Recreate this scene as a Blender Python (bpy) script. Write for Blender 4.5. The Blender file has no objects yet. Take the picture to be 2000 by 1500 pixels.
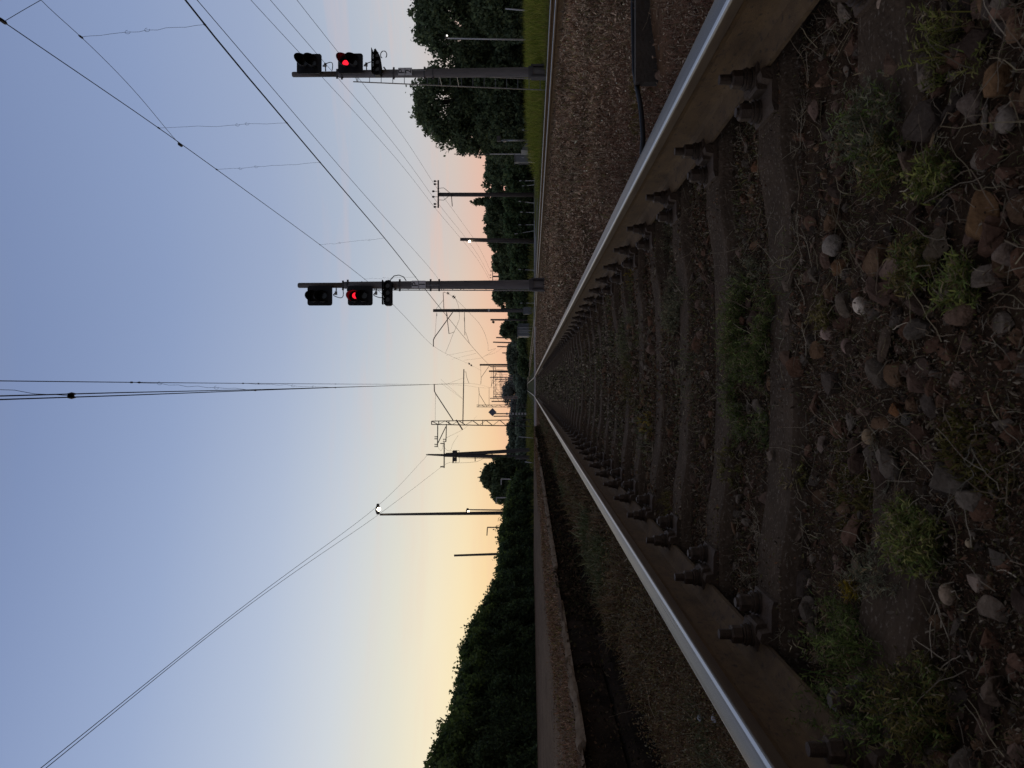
import bpy, bmesh, math, random
import numpy as np
from mathutils import Vector, Matrix

C = bpy.context.scene.collection
rng = np.random.default_rng(7)
A = np.array
PI = math.pi

# ------------------------------------------------------------------ camera
FPX = 1450.0
PSI = math.atan(7 / 1450)
TH = math.atan(33 / 1450)
CAM = A([0.0, 0.0, 0.43])
Fw = A([math.sin(PSI) * math.cos(TH), math.cos(PSI) * math.cos(TH), math.sin(TH)])
Uw = A([math.cos(PSI), -math.sin(PSI), 0.0])
Rw = np.cross(Fw, Uw)
cd = bpy.data.cameras.new('camera')
cam = bpy.data.objects.new('camera', cd)
C.objects.link(cam)
cam.matrix_world = Matrix([[Rw[0], Uw[0], -Fw[0], CAM[0]], [Rw[1], Uw[1], -Fw[1], CAM[1]],
                           [Rw[2], Uw[2], -Fw[2], CAM[2]], [0, 0, 0, 1]])
cd.sensor_fit = 'HORIZONTAL'
cd.sensor_width = 36
cd.lens = 36 * FPX / 2000
cd.clip_start = 0.02
cd.clip_end = 6000
cd.dof.use_dof = True
cd.dof.focus_distance = 5.0
cd.dof.aperture_fstop = 15.0
bpy.context.scene.camera = cam


def at(px, py, Y):
    """point seen at photo pixel (px, py) on the plane at distance Y up the line"""
    d = Fw * FPX + Rw * (px - 1000) + Uw * (750 - py)
    return CAM + d * (Y / d[1])


def on_z(px, py, z):
    d = Fw * FPX + Rw * (px - 1000) + Uw * (750 - py)
    return CAM + d * ((z - CAM[2]) / d[2])


def at_h(px, py, h):
    return on_z(px, py, CAM[2] + h)


# ------------------------------------------------------------------ materials
def lin(r, g, b):
    f = lambda c: ((c / 255 + 0.055) / 1.055) ** 2.4 if c > 10 else c / 255 / 12.92
    return (f(r), f(g), f(b), 1)


def new_mat(name):
    m = bpy.data.materials.new(name)
    m.use_nodes = True
    nt = m.node_tree
    return m, nt, nt.nodes['Principled BSDF'], nt.nodes['Material Output']


def mat(name, c1, c2=None, scale=8, rough=0.8, metal=0, bump=0, bscale=None, stretch=(1, 1, 1), col=False, spec=0.3,
        detail=6, coords='Object', c3=None, s3=60):
    m, nt, b, out = new_mat(name)
    N, L = nt.nodes, nt.links
    tc = N.new('ShaderNodeTexCoord')
    mp = N.new('ShaderNodeMapping')
    mp.inputs['Scale'].default_value = stretch
    L.new(tc.outputs[coords], mp.inputs[0])
    nz = N.new('ShaderNodeTexNoise')
    nz.inputs['Scale'].default_value = scale
    nz.inputs['Detail'].default_value = detail
    nz.inputs['Roughness'].default_value = 0.65
    L.new(mp.outputs[0], nz.inputs['Vector'])
    rp = N.new('ShaderNodeValToRGB')
    rp.color_ramp.elements[0].position = 0.33
    rp.color_ramp.elements[1].position = 0.68
    c2 = c2 or tuple(x * 0.6 for x in c1)
    rp.color_ramp.elements[0].color = (*c1, 1)
    rp.color_ramp.elements[1].color = (*c2, 1)
    L.new(nz.outputs[0], rp.inputs[0])
    last = rp.outputs[0]
    if c3:
        n3 = N.new('ShaderNodeTexNoise')
        n3.inputs['Scale'].default_value = s3
        n3.inputs['Detail'].default_value = 3
        L.new(mp.outputs[0], n3.inputs['Vector'])
        r3 = N.new('ShaderNodeValToRGB')
        r3.color_ramp.elements[0].position = 0.58
        r3.color_ramp.elements[1].position = 0.70
        L.new(n3.outputs[0], r3.inputs[0])
        mx = N.new('ShaderNodeMix')
        mx.data_type = 'RGBA'
        L.new(r3.outputs[0], mx.inputs[0])
        L.new(last, mx.inputs[6])
        mx.inputs[7].default_value = (*c3, 1)
        last = mx.outputs[2]
    if col:
        at_ = N.new('ShaderNodeAttribute')
        at_.attribute_name = 'Col'
        mx = N.new('ShaderNodeMix')
        mx.data_type = 'RGBA'
        mx.blend_type = 'MULTIPLY'
        mx.inputs[0].default_value = 1
        L.new(last, mx.inputs[6])
        L.new(at_.outputs['Color'], mx.inputs[7])
        last = mx.outputs[2]
    L.new(last, b.inputs['Base Color'])
    b.inputs['Roughness'].default_value = rough
    b.inputs['Metallic'].default_value = metal
    b.inputs['Specular IOR Level'].default_value = spec
    if bump:
        nb = N.new('ShaderNodeTexNoise')
        nb.inputs['Scale'].default_value = bscale or scale * 3
        nb.inputs['Detail'].default_value = 5
        L.new(mp.outputs[0], nb.inputs['Vector'])
        bp = N.new('ShaderNodeBump')
        bp.inputs['Strength'].default_value = bump
        bp.inputs['Distance'].default_value = 0.02
        L.new(nb.outputs[0], bp.inputs['Height'])
        L.new(bp.outputs[0], b.inputs['Normal'])
    return m


def leaf_mat(name, trans=0.3, rough=0.6):
    m, nt, b, out = new_mat(name)
    N, L = nt.nodes, nt.links
    a = N.new('ShaderNodeAttribute')
    a.attribute_name = 'Col'
    L.new(a.outputs['Color'], b.inputs['Base Color'])
    b.inputs['Roughness'].default_value = rough
    b.inputs['Specular IOR Level'].default_value = 0.2
    t = N.new('ShaderNodeBsdfTranslucent')
    L.new(a.outputs['Color'], t.inputs[0])
    mx = N.new('ShaderNodeMixShader')
    mx.inputs[0].default_value = trans
    L.new(b.outputs[0], mx.inputs[1])
    L.new(t.outputs[0], mx.inputs[2])
    L.new(mx.outputs[0], out.inputs[0])
    return m


def emit_mat(name, color, strength):
    m, nt, b, out = new_mat(name)
    b.inputs['Base Color'].default_value = (*color, 1)
    b.inputs['Emission Color'].default_value = (*color, 1)
    b.inputs['Emission Strength'].default_value = strength
    return m


def steel_mat(name='polished_rail_steel', lo=(0.07, 0.066, 0.062, 1), hi=(0.24, 0.23, 0.225, 1)):
    m, nt, b, out = new_mat(name)
    N, L = nt.nodes, nt.links
    tc = N.new('ShaderNodeTexCoord')
    mp = N.new('ShaderNodeMapping')
    mp.inputs['Scale'].default_value = (160, 0.7, 30)
    L.new(tc.outputs['Object'], mp.inputs[0])
    nz = N.new('ShaderNodeTexNoise')
    nz.inputs['Scale'].default_value = 1
    nz.inputs['Detail'].default_value = 5
    L.new(mp.outputs[0], nz.inputs[0])
    n2 = N.new('ShaderNodeTexNoise')
    n2.inputs['Scale'].default_value = 700
    n2.inputs['Detail'].default_value = 2
    L.new(tc.outputs['Object'], n2.inputs[0])
    ad = N.new('ShaderNodeMath')
    ad.operation = 'MULTIPLY_ADD'
    L.new(n2.outputs[0], ad.inputs[0])
    ad.inputs[1].default_value = 0.35
    L.new(nz.outputs[0], ad.inputs[2])
    r = N.new('ShaderNodeValToRGB')
    r.color_ramp.elements[0].position = 0.35
    r.color_ramp.elements[0].color = lo
    r.color_ramp.elements[1].position = 0.9
    r.color_ramp.elements[1].color = hi
    L.new(ad.outputs[0], r.inputs[0])
    L.new(r.outputs[0], b.inputs['Base Color'])
    b.inputs['Metallic'].default_value = 1
    b.inputs['Specular Tint'].default_value = (.66, .65, .64, 1)
    mr = N.new('ShaderNodeMapRange')
    mr.inputs[3].default_value = 0.2
    mr.inputs[4].default_value = 0.42
    L.new(nz.outputs[0], mr.inputs[0])
    L.new(mr.outputs[0], b.inputs['Roughness'])
    bp = N.new('ShaderNodeBump')
    bp.inputs['Strength'].default_value = 0.22
    bp.inputs['Distance'].default_value = 0.002
    L.new(n2.outputs[0], bp.inputs['Height'])
    L.new(bp.outputs[0], b.inputs['Normal'])
    return m


M = {}
M['steel'] = steel_mat()
M['steel_corner_glint'] = steel_mat('gauge_corner_glint_steel', (.45, .44, .42, 1), (.75, .73, .70, 1))  # lighter base colour paints the afterglow's glint along the gauge corner
M['rail_rust'] = mat('rusty_rail_steel', (.17, .105, .055), (.095, .058, .034), 7, .85, 0, .3, 150, (3, 1.7, 4), c3=(.07, .045, .03), s3=22)
M['head_side'] = mat('worn_rail_head_side', (.16, .125, .09), (.10, .075, .055), 10, .5, .55, .1, 200, (4, .5, 4))
M['sleeper'] = mat('weathered_sleeper_concrete', (.105, .074, .052), (.06, .043, .031), 9, .92, 0, .5, 90, c3=(.19, .155, .125), s3=110)
M['plate'] = mat('rusty_baseplate', (.09, .066, .048), (.052, .038, .028), 30, .75, .25, .35, 160)
M['bolt'] = mat('dark_oily_bolt_steel', (.08, .06, .045), (.042, .033, .026), 60, .6, .4, .3, 300)
M['ground'] = mat('earth', (1.3, 1.15, 1.0), (.5, .46, .42), 14, .95, 0, .9, 60, col=True, detail=10)
M['asphalt'] = mat('old_asphalt', (.15, .145, .14), (.105, .10, .098), 3, .9, 0, .2, 80)
M['crossing_edge'] = mat('crossing_edge_concrete', (.72, .60, .53), (.58, .49, .43), 5, .9, 0, .2, 60)
M['platform'] = mat('trodden_gravel_path', (.15, .107, .077), (.075, .051, .036), 2.4, .95, 0, .8, 40, (1.6, .35, 1), c3=(.22, .165, .13), s3=30)
M['wall_dark'] = mat('dark_shaded_concrete', (.036, .028, .023), (.012, .010, .009), 4.5, .95, 0, .9, 30)  # near-black tone puts the shadow on the wall face into its colour
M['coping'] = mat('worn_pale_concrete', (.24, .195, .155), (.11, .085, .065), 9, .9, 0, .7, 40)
M['rock'] = mat('ballast_stone', (1.25, 1.1, .95), (.6, .52, .45), 40, .9, 0, .5, 160, col=True, detail=8)
M['leaf'] = leaf_mat('foliage', .42)
M['weed'] = leaf_mat('weed_blades', .25, .8)
M['dry'] = leaf_mat('dry_weed_blades', .15, .9)
M['bark'] = mat('bark', (.05, .042, .035), (.03, .025, .02), 12, .95, 0, .6, 30, (1, 1, .3))
M['mast_conc'] = mat('grey_spun_concrete', (.20, .18, .165), (.13, .118, .108), 6, .85, 0, .25, 50, (2, 2, .4))
M['mast_dark'] = mat('dark_painted_mast', (.10, .09, .083), (.07, .063, .06), 5, .8, 0, .1)
M['wood_pole'] = mat('weathered_wood_pole', (.105, .09, .078), (.06, .052, .046), 10, .9, 0, .3, 40, (3, 3, .3))
M['black'] = mat('matt_black_signal_paint', (.012, .012, .013), (.008, .008, .009), 10, .55)
M['black_rubber'] = mat('black_rubber', (.015, .014, .014), (.009, .009, .009), 10, .6)
M['galv'] = mat('galvanised_steel', (.34, .34, .33), (.22, .22, .22), 20, .5, .6)
M['galv_dark'] = mat('weathered_galvanised_steel', (.12, .115, .11), (.075, .072, .07), 20, .6, .4)
M['white_paint'] = mat('pale_grey_paint', (.55, .54, .52), (.42, .41, .4), 20, .6)
M['plate_sign'] = mat('dull_white_sign', (.82, .80, .77), (.68, .66, .64), 25, .6)
M['ink'] = mat('black_lettering', (.012, .012, .012), (.01, .01, .01), 10, .7)
M['wire'] = mat('dark_copper_wire', (.035, .033, .034), (.025, .024, .025), 30, .6, .5)
M['insul'] = mat('brown_glazed_insulator', (.04, .028, .024), (.03, .02, .018), 30, .3)
M['far_steel'] = mat('distant_mast_steel', (.15, .115, .10), (.12, .095, .085), 4, .9)  # paler than the near masts: aerial haze put into the colour
M['farther_steel'] = mat('hazy_mast_steel', (.38, .27, .23), (.33, .235, .2), 4, .9)  # pinkish pale tone, haze painted into the steel of the farthest masts
M['red_on'] = emit_mat('lit_red_lens', (1, .012, .03), 1.7)
M['lens_off'] = mat('dark_lens_glass', (.012, .012, .014), (.008, .008, .01), 10, .15, spec=.5)
M['lamp_on'] = emit_mat('lit_lamp_glass', (1, .86, .62), 14)
M['lamp_white'] = emit_mat('lit_white_lamp_glass', (1, .95, .88), 2.5)
M['cabinet'] = mat('grey_green_cabinet_paint', (.19, .2, .205), (.14, .148, .152), 6, .6)
M['shed'] = mat('corrugated_grey_metal', (.33, .35, .36), (.24, .255, .265), 3, .5, .3)
M['sign_blue'] = mat('blue_grey_sign_face', (.17, .2, .25), (.13, .155, .19), 10, .6)
M['paper'] = mat('crumpled_white_paper', (.5, .46, .42), (.35, .32, .3), 60, .8)
M['board'] = mat('black_tarred_board', (.075, .062, .052), (.042, .035, .03), 6, .9, 0, .5, 60, (1, 8, 1))


def warm(key, k):
    nt = M[key].node_tree
    for b in [n for n in nt.nodes if n.type in ('BSDF_PRINCIPLED', 'BSDF_TRANSLUCENT')]:
        sock = b.inputs['Base Color'] if b.type == 'BSDF_PRINCIPLED' else b.inputs['Color']
        src = sock.links[0].from_socket
        mx = nt.nodes.new('ShaderNodeMix')
        mx.data_type = 'RGBA'
        mx.blend_type = 'MULTIPLY'
        mx.inputs[0].default_value = 1
        nt.links.new(src, mx.inputs[6])
        mx.inputs[7].default_value = (*k, 1)
        nt.links.new(mx.outputs[2], sock)


for k_, v_ in {'ground': (1.55, 1.36, 1.12), 'rock': (1.38, 1.22, 1.02), 'dry': (1.15, 1.12, .94), 'platform': (1.10, .98, .80), 'coping': (1.15, 1.02, .82),
               'wall_dark': (1.2, 1.02, .8), 'board': (1.1, 1.0, .85), 'sleeper': (1.08, .97, .82), 'weed': (1.02, .88, .70), 'plate': (1.4, 1.18, .95),
               'bolt': (1.45, 1.22, 1.0), 'rail_rust': (1.0, .93, .72), 'head_side': (1.1, 1.0, .88)}.items():
    warm(k_, v_)
for k_ in ('ground', 'rock', 'dry', 'weed', 'platform', 'coping', 'wall_dark', 'sleeper'):
    M[k_].node_tree.nodes['Principled BSDF'].inputs['Specular IOR Level'].default_value = .04


# ------------------------------------------------------------------ mesh helpers
def link(name, me, m=None, parent=None):
    o = bpy.data.objects.new(name, me)
    C.objects.link(o)
    if m is not None and me is not None:
        for x in (m if isinstance(m, (list, tuple)) else [m]):
            me.materials.append(x)
    if parent is not None:
        o.parent = parent
    return o


def np_mesh(name, V, F, col=None, mi=None, smooth=None):
    """V (n,3); F: list of int arrays (k, sides)"""
    me = bpy.data.meshes.new(name)
    V = np.ascontiguousarray(V, dtype=np.float32)
    me.vertices.add(len(V))
    me.vertices.foreach_set('co', V.ravel())
    loops = np.concatenate([f.ravel() for f in F]).astype(np.int32)
    sizes = np.concatenate([np.full(len(f), f.shape[1]) for f in F])
    starts = np.concatenate([[0], np.cumsum(sizes)[:-1]]).astype(np.int32)
    me.loops.add(len(loops))
    me.loops.foreach_set('vertex_index', loops)
    me.polygons.add(len(sizes))
    me.polygons.foreach_set('loop_start', starts)
    if mi is not None:
        me.polygons.foreach_set('material_index', np.asarray(mi, np.int32))
    me.polygons.foreach_set('use_smooth', np.zeros(len(sizes), bool) if smooth is None else np.asarray(smooth, bool))
    me.update(calc_edges=True)
    if col is not None:
        c = np.ones((len(V), 4), np.float32)
        c[:, :3] = col
        a = me.color_attributes.new('Col', 'FLOAT_COLOR', 'POINT')
        a.data.foreach_set('color', c.ravel())
    return me


class MB:
    """collects shapes into ONE mesh"""

    def __init__(s):
        s.V, s.F, s.n = [], [], 0

    def add(s, V, F):
        V = np.asarray(V, float)
        for f in F:
            s.F.append(np.asarray(f) + s.n)
        s.V.append(V)
        s.n += len(V)
        return s

    def box(s, c, size, rz=0, rx=0, ry=0):
        h = A(size) / 2
        V = A([[x, y, z] for x in (-1, 1) for y in (-1, 1) for z in (-1, 1)]) * h
        R = np.array(Matrix.Rotation(rz, 3, 'Z') @ Matrix.Rotation(ry, 3, 'Y') @ Matrix.Rotation(rx, 3, 'X'))
        V = V @ R.T + A(c)
        return s.add(V, [A([[0, 1, 3, 2], [4, 6, 7, 5], [0, 4, 5, 1], [2, 3, 7, 6], [0, 2, 6, 4], [1, 5, 7, 3]])])

    def tube(s, pts, r, n=6, cap=True):
        P = np.asarray(pts, float)
        rr = np.full(len(P), r) if np.isscalar(r) else np.asarray(r, float)
        T = np.gradient(P, axis=0)
        T /= np.linalg.norm(T, axis=1)[:, None] + 1e-12
        up = A([0, 0, 1.0]) if abs(T[0][2]) < .9 else A([1.0, 0, 0])
        V = []
        for p, t, q in zip(P, T, rr):
            a = np.cross(t, up)
            a /= np.linalg.norm(a) + 1e-12
            b = np.cross(t, a)
            up = -np.cross(t, a) if False else up
            for k in range(n):
                an = 2 * PI * k / n
                V.append(p + q * (a * math.cos(an) + b * math.sin(an)))
        F = []
        for i in range(len(P) - 1):
            for k in range(n):
                F.append([i * n + k, i * n + (k + 1) % n, (i + 1) * n + (k + 1) % n, (i + 1) * n + k])
        Fs = [A(F)]
        if cap:
            Fs.append(A([list(range(n))[::-1]]))
            Fs.append(A([[(len(P) - 1) * n + k for k in range(n)]]))
        return s.add(V, Fs)

    def prism(s, poly, axis, a, b):
        """poly: list of 2D; extruded along axis 0/1/2 from a to b"""
        n = len(poly)
        V = []
        for t in (a, b):
            for p in poly:
                q = list(p)
                q.insert(axis, t)
                V.append(q)
        F = A([[k, (k + 1) % n, n + (k + 1) % n, n + k] for k in range(n)])
        return s.add(V, [F, A([list(range(n))[::-1]]), A([[n + k for k in range(n)]])])

    def disc(s, c, r, nrm, n=20, th=.01):
        c = A(c, ) if not isinstance(c, np.ndarray) else c
        nrm = A(nrm) / np.linalg.norm(nrm)
        return s.tube([c - nrm * th / 2, c + nrm * th / 2], r, n)

    def build(s, name, m, parent=None, col=None, smooth=False):
        V = np.concatenate(s.V)
        nf = sum(len(f) for f in s.F)
        me = np_mesh(name, V, s.F, col, None, np.full(nf, smooth))
        return link(name, me, m, parent)


def tag(o, label, cat, group=None, kind=None):
    o['label'] = label
    if cat:
        o['category'] = cat
    if group:
        o['group'] = group
    if kind:
        o['kind'] = kind
    return o


def thing(name, label, cat, loc=(0, 0, 0), group=None):
    o = bpy.data.objects.new(name, None)
    o.empty_display_size = .2
    C.objects.link(o)
    o.location = loc
    return tag(o, label, cat, group)


def children(o):
    return [c for c in o.children]


def copy_tree(o, parent=None):
    c = o.copy()
    C.objects.link(c)
    c.parent = parent
    for ch in list(o.children):
        copy_tree(ch, c)
    return c


# ------------------------------------------------------------------ layout functions
XC = 0.079            # centre of our track
G = 0.798             # half distance between rail centres


def rise(Y):
    return 0.0075 * np.clip(np.asarray(Y, float) - 66, 0, 330)


def X2(Y):            # centre line of the neighbouring track
    return 7.15 - 0.038 * (np.asarray(Y, float) - 12.4)


def sstep(a, b, x):
    t = np.clip((x - a) / (b - a), 0, 1)
    return t * t * (3 - 2 * t)


def vnoise(x, y, f, seed=0):
    x = np.asarray(x) * f
    y = np.asarray(y) * f
    s = 0
    r = np.random.default_rng(seed)
    for k in range(6):
        a = r.uniform(0, 2 * PI)
        ph = r.uniform(0, 6)
        w = r.uniform(.6, 1.7)
        s = s + np.sin((x * math.cos(a) + y * math.sin(a)) * w * 2 + ph)
    return s / 6


def gz(X, Y):
    X = np.asarray(X, float)
    Y = np.asarray(Y, float)
    near = 1 - sstep(1.2, 2.0, Y)
    bed = -0.246 - .025 * sstep(5, 9, Y) + 0.028 * near + .022 * vnoise(X, Y, 3.1, 3) + .02 * np.exp(-((X - .1) / .25) ** 2)
    right = -0.20 + 0.11 * sstep(1.0, 1.9, X)
    x2 = X2(Y)
    d2 = X - x2
    right = right - 0.12 * sstep(-2.4, -1.5, d2) + .10 * sstep(1.4, 2.0, d2) + .25 * sstep(1.8, 4.0, d2)
    left = -0.19 + .055 * sstep(-.95, -1.35, X) - 0.16 * sstep(-1.57, -1.67, X)
    z = np.where(X > XC, bed + (right - bed) * sstep(.92, 1.12, X), bed + (left - bed) * sstep(-.78, -.95, X))
    z = z + .02 * vnoise(X, Y, 2.2, 1) + .008 * vnoise(X, Y, 11, 2)
    far = sstep(40, 56, Y)
    z = z * (1 - far) + (-.14) * far
    under = (X < -1.72) & (Y < 33)
    z = np.where(under, -.1, z)
    return z + rise(Y) * sstep(60, 75, Y)


# ------------------------------------------------------------------ ground (one sheet to the horizon)
def axis(parts):
    out = []
    for a, b, n in parts:
        out.append(np.linspace(a, b, n, endpoint=False))
    return np.concatenate(out)


xs = np.concatenate([-np.geomspace(3000, 14, 22), axis([(-13, -2.4, 22), (-2.4, 2.6, 110), (2.6, 12, 60), (12, 40, 25)]), np.geomspace(40, 3000, 20)])
ys = np.concatenate([[-3000, -600, -100, -30, -10], axis([(-4, .5, 12), (.5, 5, 110), (5, 20, 100), (20, 70, 70), (70, 130, 20)]), np.geomspace(130, 5000, 30)])
gx, gy = np.meshgrid(xs, ys)
zz = gz(gx, gy)
nx, ny = len(xs), len(ys)
idx = np.arange(nx * ny).reshape(ny, nx)
F = np.stack([idx[:-1, :-1], idx[:-1, 1:], idx[1:, 1:], idx[1:, :-1]], -1).reshape(-1, 4)
colg = np.zeros((ny, nx, 3))
bedc, fieldc, bankc, leftc, farc = A([.042, .031, .023]), A([.115, .078, .056]), A([.06, .075, .022]), A([.085, .054, .034]), A([.05, .062, .03])
d2 = gx - X2(gy)
w = sstep(.95, 1.25, gx)[..., None]
colg[:] = bedc
colg = colg * (1 - w) + fieldc * w
w = (sstep(-2.2, -1.5, d2))[..., None]
colg = colg * (1 - w) + A([.065, .055, .047]) * w
w = (sstep(1.5, 2.2, d2))[..., None]
colg = colg * (1 - w) + bankc * w
w = sstep(-.8, -1.0, gx)[..., None]
colg = colg * (1 - w) + leftc * w
w = (sstep(63, 68, gy))[..., None]
colg = colg * (1 - w) + farc * w
w = (sstep(-4, -9, gx) * sstep(30, 34, gy))[..., None]
colg = colg * (1 - w) + farc * w
me = np_mesh('ground', np.stack([gx, gy, zz], -1).reshape(-1, 3), [F], colg.reshape(-1, 3), None, np.ones(len(F)))
o = link('ground', me, M['ground'])
tag(o, 'dark earth and ballast ground running to the horizon', 'ground', kind='structure')


# ------------------------------------------------------------------ rails
half = [(0.075, -.172), (0.075, -.161), (0.045, -.1525), (0.024, -.146), (.0115, -.136), (.0085, -.12), (.0085, -.065), (.0115, -.052),
        (.020, -.044), (.0355, -.037), (.036, -.018), (.0358, -.0130), (.0350, -.0100), (.0335, -.0074), (.0310, -.0052), (.0265, -.0034), (.0190, -.0017), (.0100, -.0005)]
prof = half + [(0, 0)] + [(-x, z) for x, z in half[::-1]]
prof = A(prof)
rail_y = np.concatenate([np.arange(-3, 66, 3.0), np.arange(66, 400, 6.0)])


def make_rail(cx_fn, label, group):
    n = len(prof)
    V = []
    for y in rail_y:
        c = cx_fn(y)
        V.append(np.stack([c + prof[:, 0], np.full(n, y), prof[:, 1] + rise(y)], -1))
    V = np.concatenate(V)
    F, mi, sm = [], [], []
    for i in range(len(rail_y) - 1):
        for k in range(n - 1):
            F.append([i * n + k, (i + 1) * n + k, (i + 1) * n + k + 1, i * n + k + 1])
            zm = (prof[k][1] + prof[k + 1][1]) / 2
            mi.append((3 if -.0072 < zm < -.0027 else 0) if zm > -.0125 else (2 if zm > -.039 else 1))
            sm.append(zm > -.0125)
    F.append([k for k in range(n)][::1])
    Fq = A(F[:-1])
    me = np_mesh('rail', V, [Fq, A([F[-1]]), A([[(len(rail_y) - 1) * n + k for k in range(n)][::-1]])], None, mi + [1, 1], sm + [False, False])
    o = link('rail', me, [M['steel'], M['rail_rust'], M['head_side'], M['steel_corner_glint']])
    return tag(o, label, 'rail', group)


make_rail(lambda y: XC + G, 'polished rail on the right of the near track, bluish shine on its top', 'railway rails')
make_rail(lambda y: XC - G, 'polished rail on the left of the near track, beside the low platform wall', 'railway rails')
make_rail(lambda y: X2(y) - G, 'nearer rail of the neighbouring track across the brown weeds', 'railway rails')
make_rail(lambda y: X2(y) + G, 'farther rail of the neighbouring track, thin pale line below the grass', 'railway rails')


# ------------------------------------------------------------------ sleepers
def sleeper_body(L=2.5, name='sleeper_body'):
    xs_ = [-L / 2, -L / 2 + .02, -.52, -.36, -.15, .15, .36, .52, L / 2 - .02, L / 2]
    tops = [-.21, -.19, -.19, -.215, -.222, -.222, -.215, -.19, -.19, -.21]
    cs = []
    V = []
    for x, t in zip(xs_, tops):
        ring = [(-.14, -.42), (-.115, t - .035), (-.098, t - .008), (-.088, t), (.088, t), (.098, t - .008), (.115, t - .035), (.14, -.42)]
        for y, z in ring:
            V.append([x, y, z])
    n = 8
    F = []
    for i in range(len(xs_) - 1):
        for k in range(n):
            F.append([i * n + k, (i + 1) * n + k, (i + 1) * n + (k + 1) % n, i * n + (k + 1) % n])
    mb = MB().add(V, [A(F), A([list(range(n))]), A([[(len(xs_) - 1) * n + k for k in range(n)][::-1]])])
    return mb


def hexnut(mb, c, r, h):
    mb.tube([A(c), A(c) + A([0, 0, h * .86]), A(c) + A([0, 0, h])], [r, r, r * .86], 6)


def fastening(parent, sx, s_in, detail):
    """K fastening at rail centre sx (local x); s_in = +1/-1 direction from rail towards the clip"""
    zt = -.19
    if detail:
        p = parent['_plates'][sx]
        e = sx + s_in * .075          # edge of the rail foot
        # clip: bent strap gripping the foot and stepping down to the plate
        pts = [(e - s_in * .028, -.150), (e + s_in * .004, -.146), (e + s_in * .035, -.146), (e + s_in * .042, -.150), (e + s_in * .043, -.174), (e + s_in * .031, -.176),
               (e + s_in * .029, -.160), (e + s_in * .004, -.159), (e - s_in * .026, -.160)]
        mb = MB().prism([(x, z) for x, z in pts], 1, -.036, .036)
        mb.build('clip', M['plate'], p)
        mb = MB()
        bx_ = e - s_in * .0 + s_in * .004
        mb.tube([A([bx_, 0, -.165]), A([bx_, 0, -.062])], .0125, 10)
        for k in range(8):
            z = -.091 + k * .0034
            mb.tube([A([bx_, 0, z]), A([bx_, 0, z + .0014])], .0136, 10)
        hexnut(mb, (bx_, 0, -.119), .0235, .027)
        for k, rr in enumerate((.030, .026, .029, .026)):
            mb.tube([A([bx_, 0, -.146 + k * .0066]), A([bx_, 0, -.1410 + k * .0066])], rr, 16)
        mb.build('bolt', M['bolt'], p)
        # coach screw through the plate
        mb = MB()
        c = A([e + s_in * .078, .030, -.1735])
        for k, rr in enumerate((.031, .027, .031, .026)):
            mb.tube([c + A([0, 0, k * .0062]), c + A([0, 0, .0050 + k * .0062])], rr, 16)
        hexnut(mb, c + A([0, 0, .024]), .023, .030)
        mb.tube([c + A([0, 0, .054]), c + A([0, 0, .061])], .013, 8)
        mb.build('screw', M['bolt'], p)


def plate_mesh(parent, sx):
    mb = MB()
    mb.prism([(sx - .185, -.19), (sx - .185, -.179), (sx - .165, -.1735), (sx + .165, -.1735), (sx + .185, -.179), (sx + .185, -.19)], 1, -.075, .075)
    for q in (-1, 1):   # ribs beside the rail foot
        mb.prism([(sx + q * .0785, -.1735), (sx + q * .0785, -.150), (sx + q * .088, -.146), (sx + q * .104, -.150), (sx + q * .109, -.1735)], 1, .040, .074)
        mb.prism([(sx + q * .0785, -.1735), (sx + q * .0785, -.150), (sx + q * .088, -.146), (sx + q * .104, -.150), (sx + q * .109, -.1735)], 1, -.074, -.040)
    return mb.build('baseplate', M['plate'], parent)


def make_sleeper(detail):
    r = thing('sleeper', 'x', 'sleeper')
    sleeper_body().build('sleeper_body', M['sleeper'], r)
    plates = {}
    for sx in (-G, G):
        if detail == 2:
            p = plate_mesh(r, sx)
            for s_in in (-1, 1):
                fastening({'_plates': {sx: p}}, sx, s_in, True)
        elif detail == 1:
            mb = MB()
            mb.box((sx, 0, -.1825), (.37, .15, .013))
            for s_in in (-1, 1):
                e = sx + s_in * .075
                mb.box((e + s_in * .018, 0, -.160), (.06, .07, .026))
                mb.tube([A([e + s_in * .006, 0, -.150]), A([e + s_in * .006, 0, -.112]), A([e + s_in * .006, 0, -.085])], [.022, .016, .010], 6)
                mb.tube([A([e + s_in * .098, .02, -.176]), A([e + s_in * .098, .02, -.128])], [.03, .02], 6)
            mb.build('fastening', M['bolt'], r)
    return r


SLEEP_LABELS = {
    0: 'weathered sleeper nearest the camera, mostly buried in stones and moss',
    1: 'bare brown sleeper with a grey stone lying on it, first fully visible one',
    2: 'sleeper just behind the large green weed patch, its right end bare',
    3: 'long bare sleeper behind the green weed strip, third fully visible one',
    4: 'sleeper in front of the grey green weeds by the right rail, fourth visible',
}
protoA = make_sleeper(2)
protoB = make_sleeper(1)
protoC = thing('sleeper', 'x', 'sleeper')
sleeper_body().build('sleeper_body', M['sleeper'], protoC)
usedA = usedB = usedC = False
rs = random.Random(3)
for i in range(96):
    y = 1.335 + .6 * i
    src = protoA if y < 9 else (protoB if y < 30 else protoC)
    if src is protoA and not usedA:
        s, usedA = src, True
    elif src is protoB and not usedB:
        s, usedB = src, True
    elif src is protoC and not usedC:
        s, usedC = src, True
    else:
        s = copy_tree(src)
    s.location = (XC, y + rs.uniform(-.015, .015), rs.uniform(-.003, .0))
    s.rotation_euler = (0, 0, rs.uniform(-.008, .008))
    s['group'] = 'sleepers of the near track'
    s['label'] = SLEEP_LABELS.get(i, 'weathered concrete sleeper under the near track, farther along the row')
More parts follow.
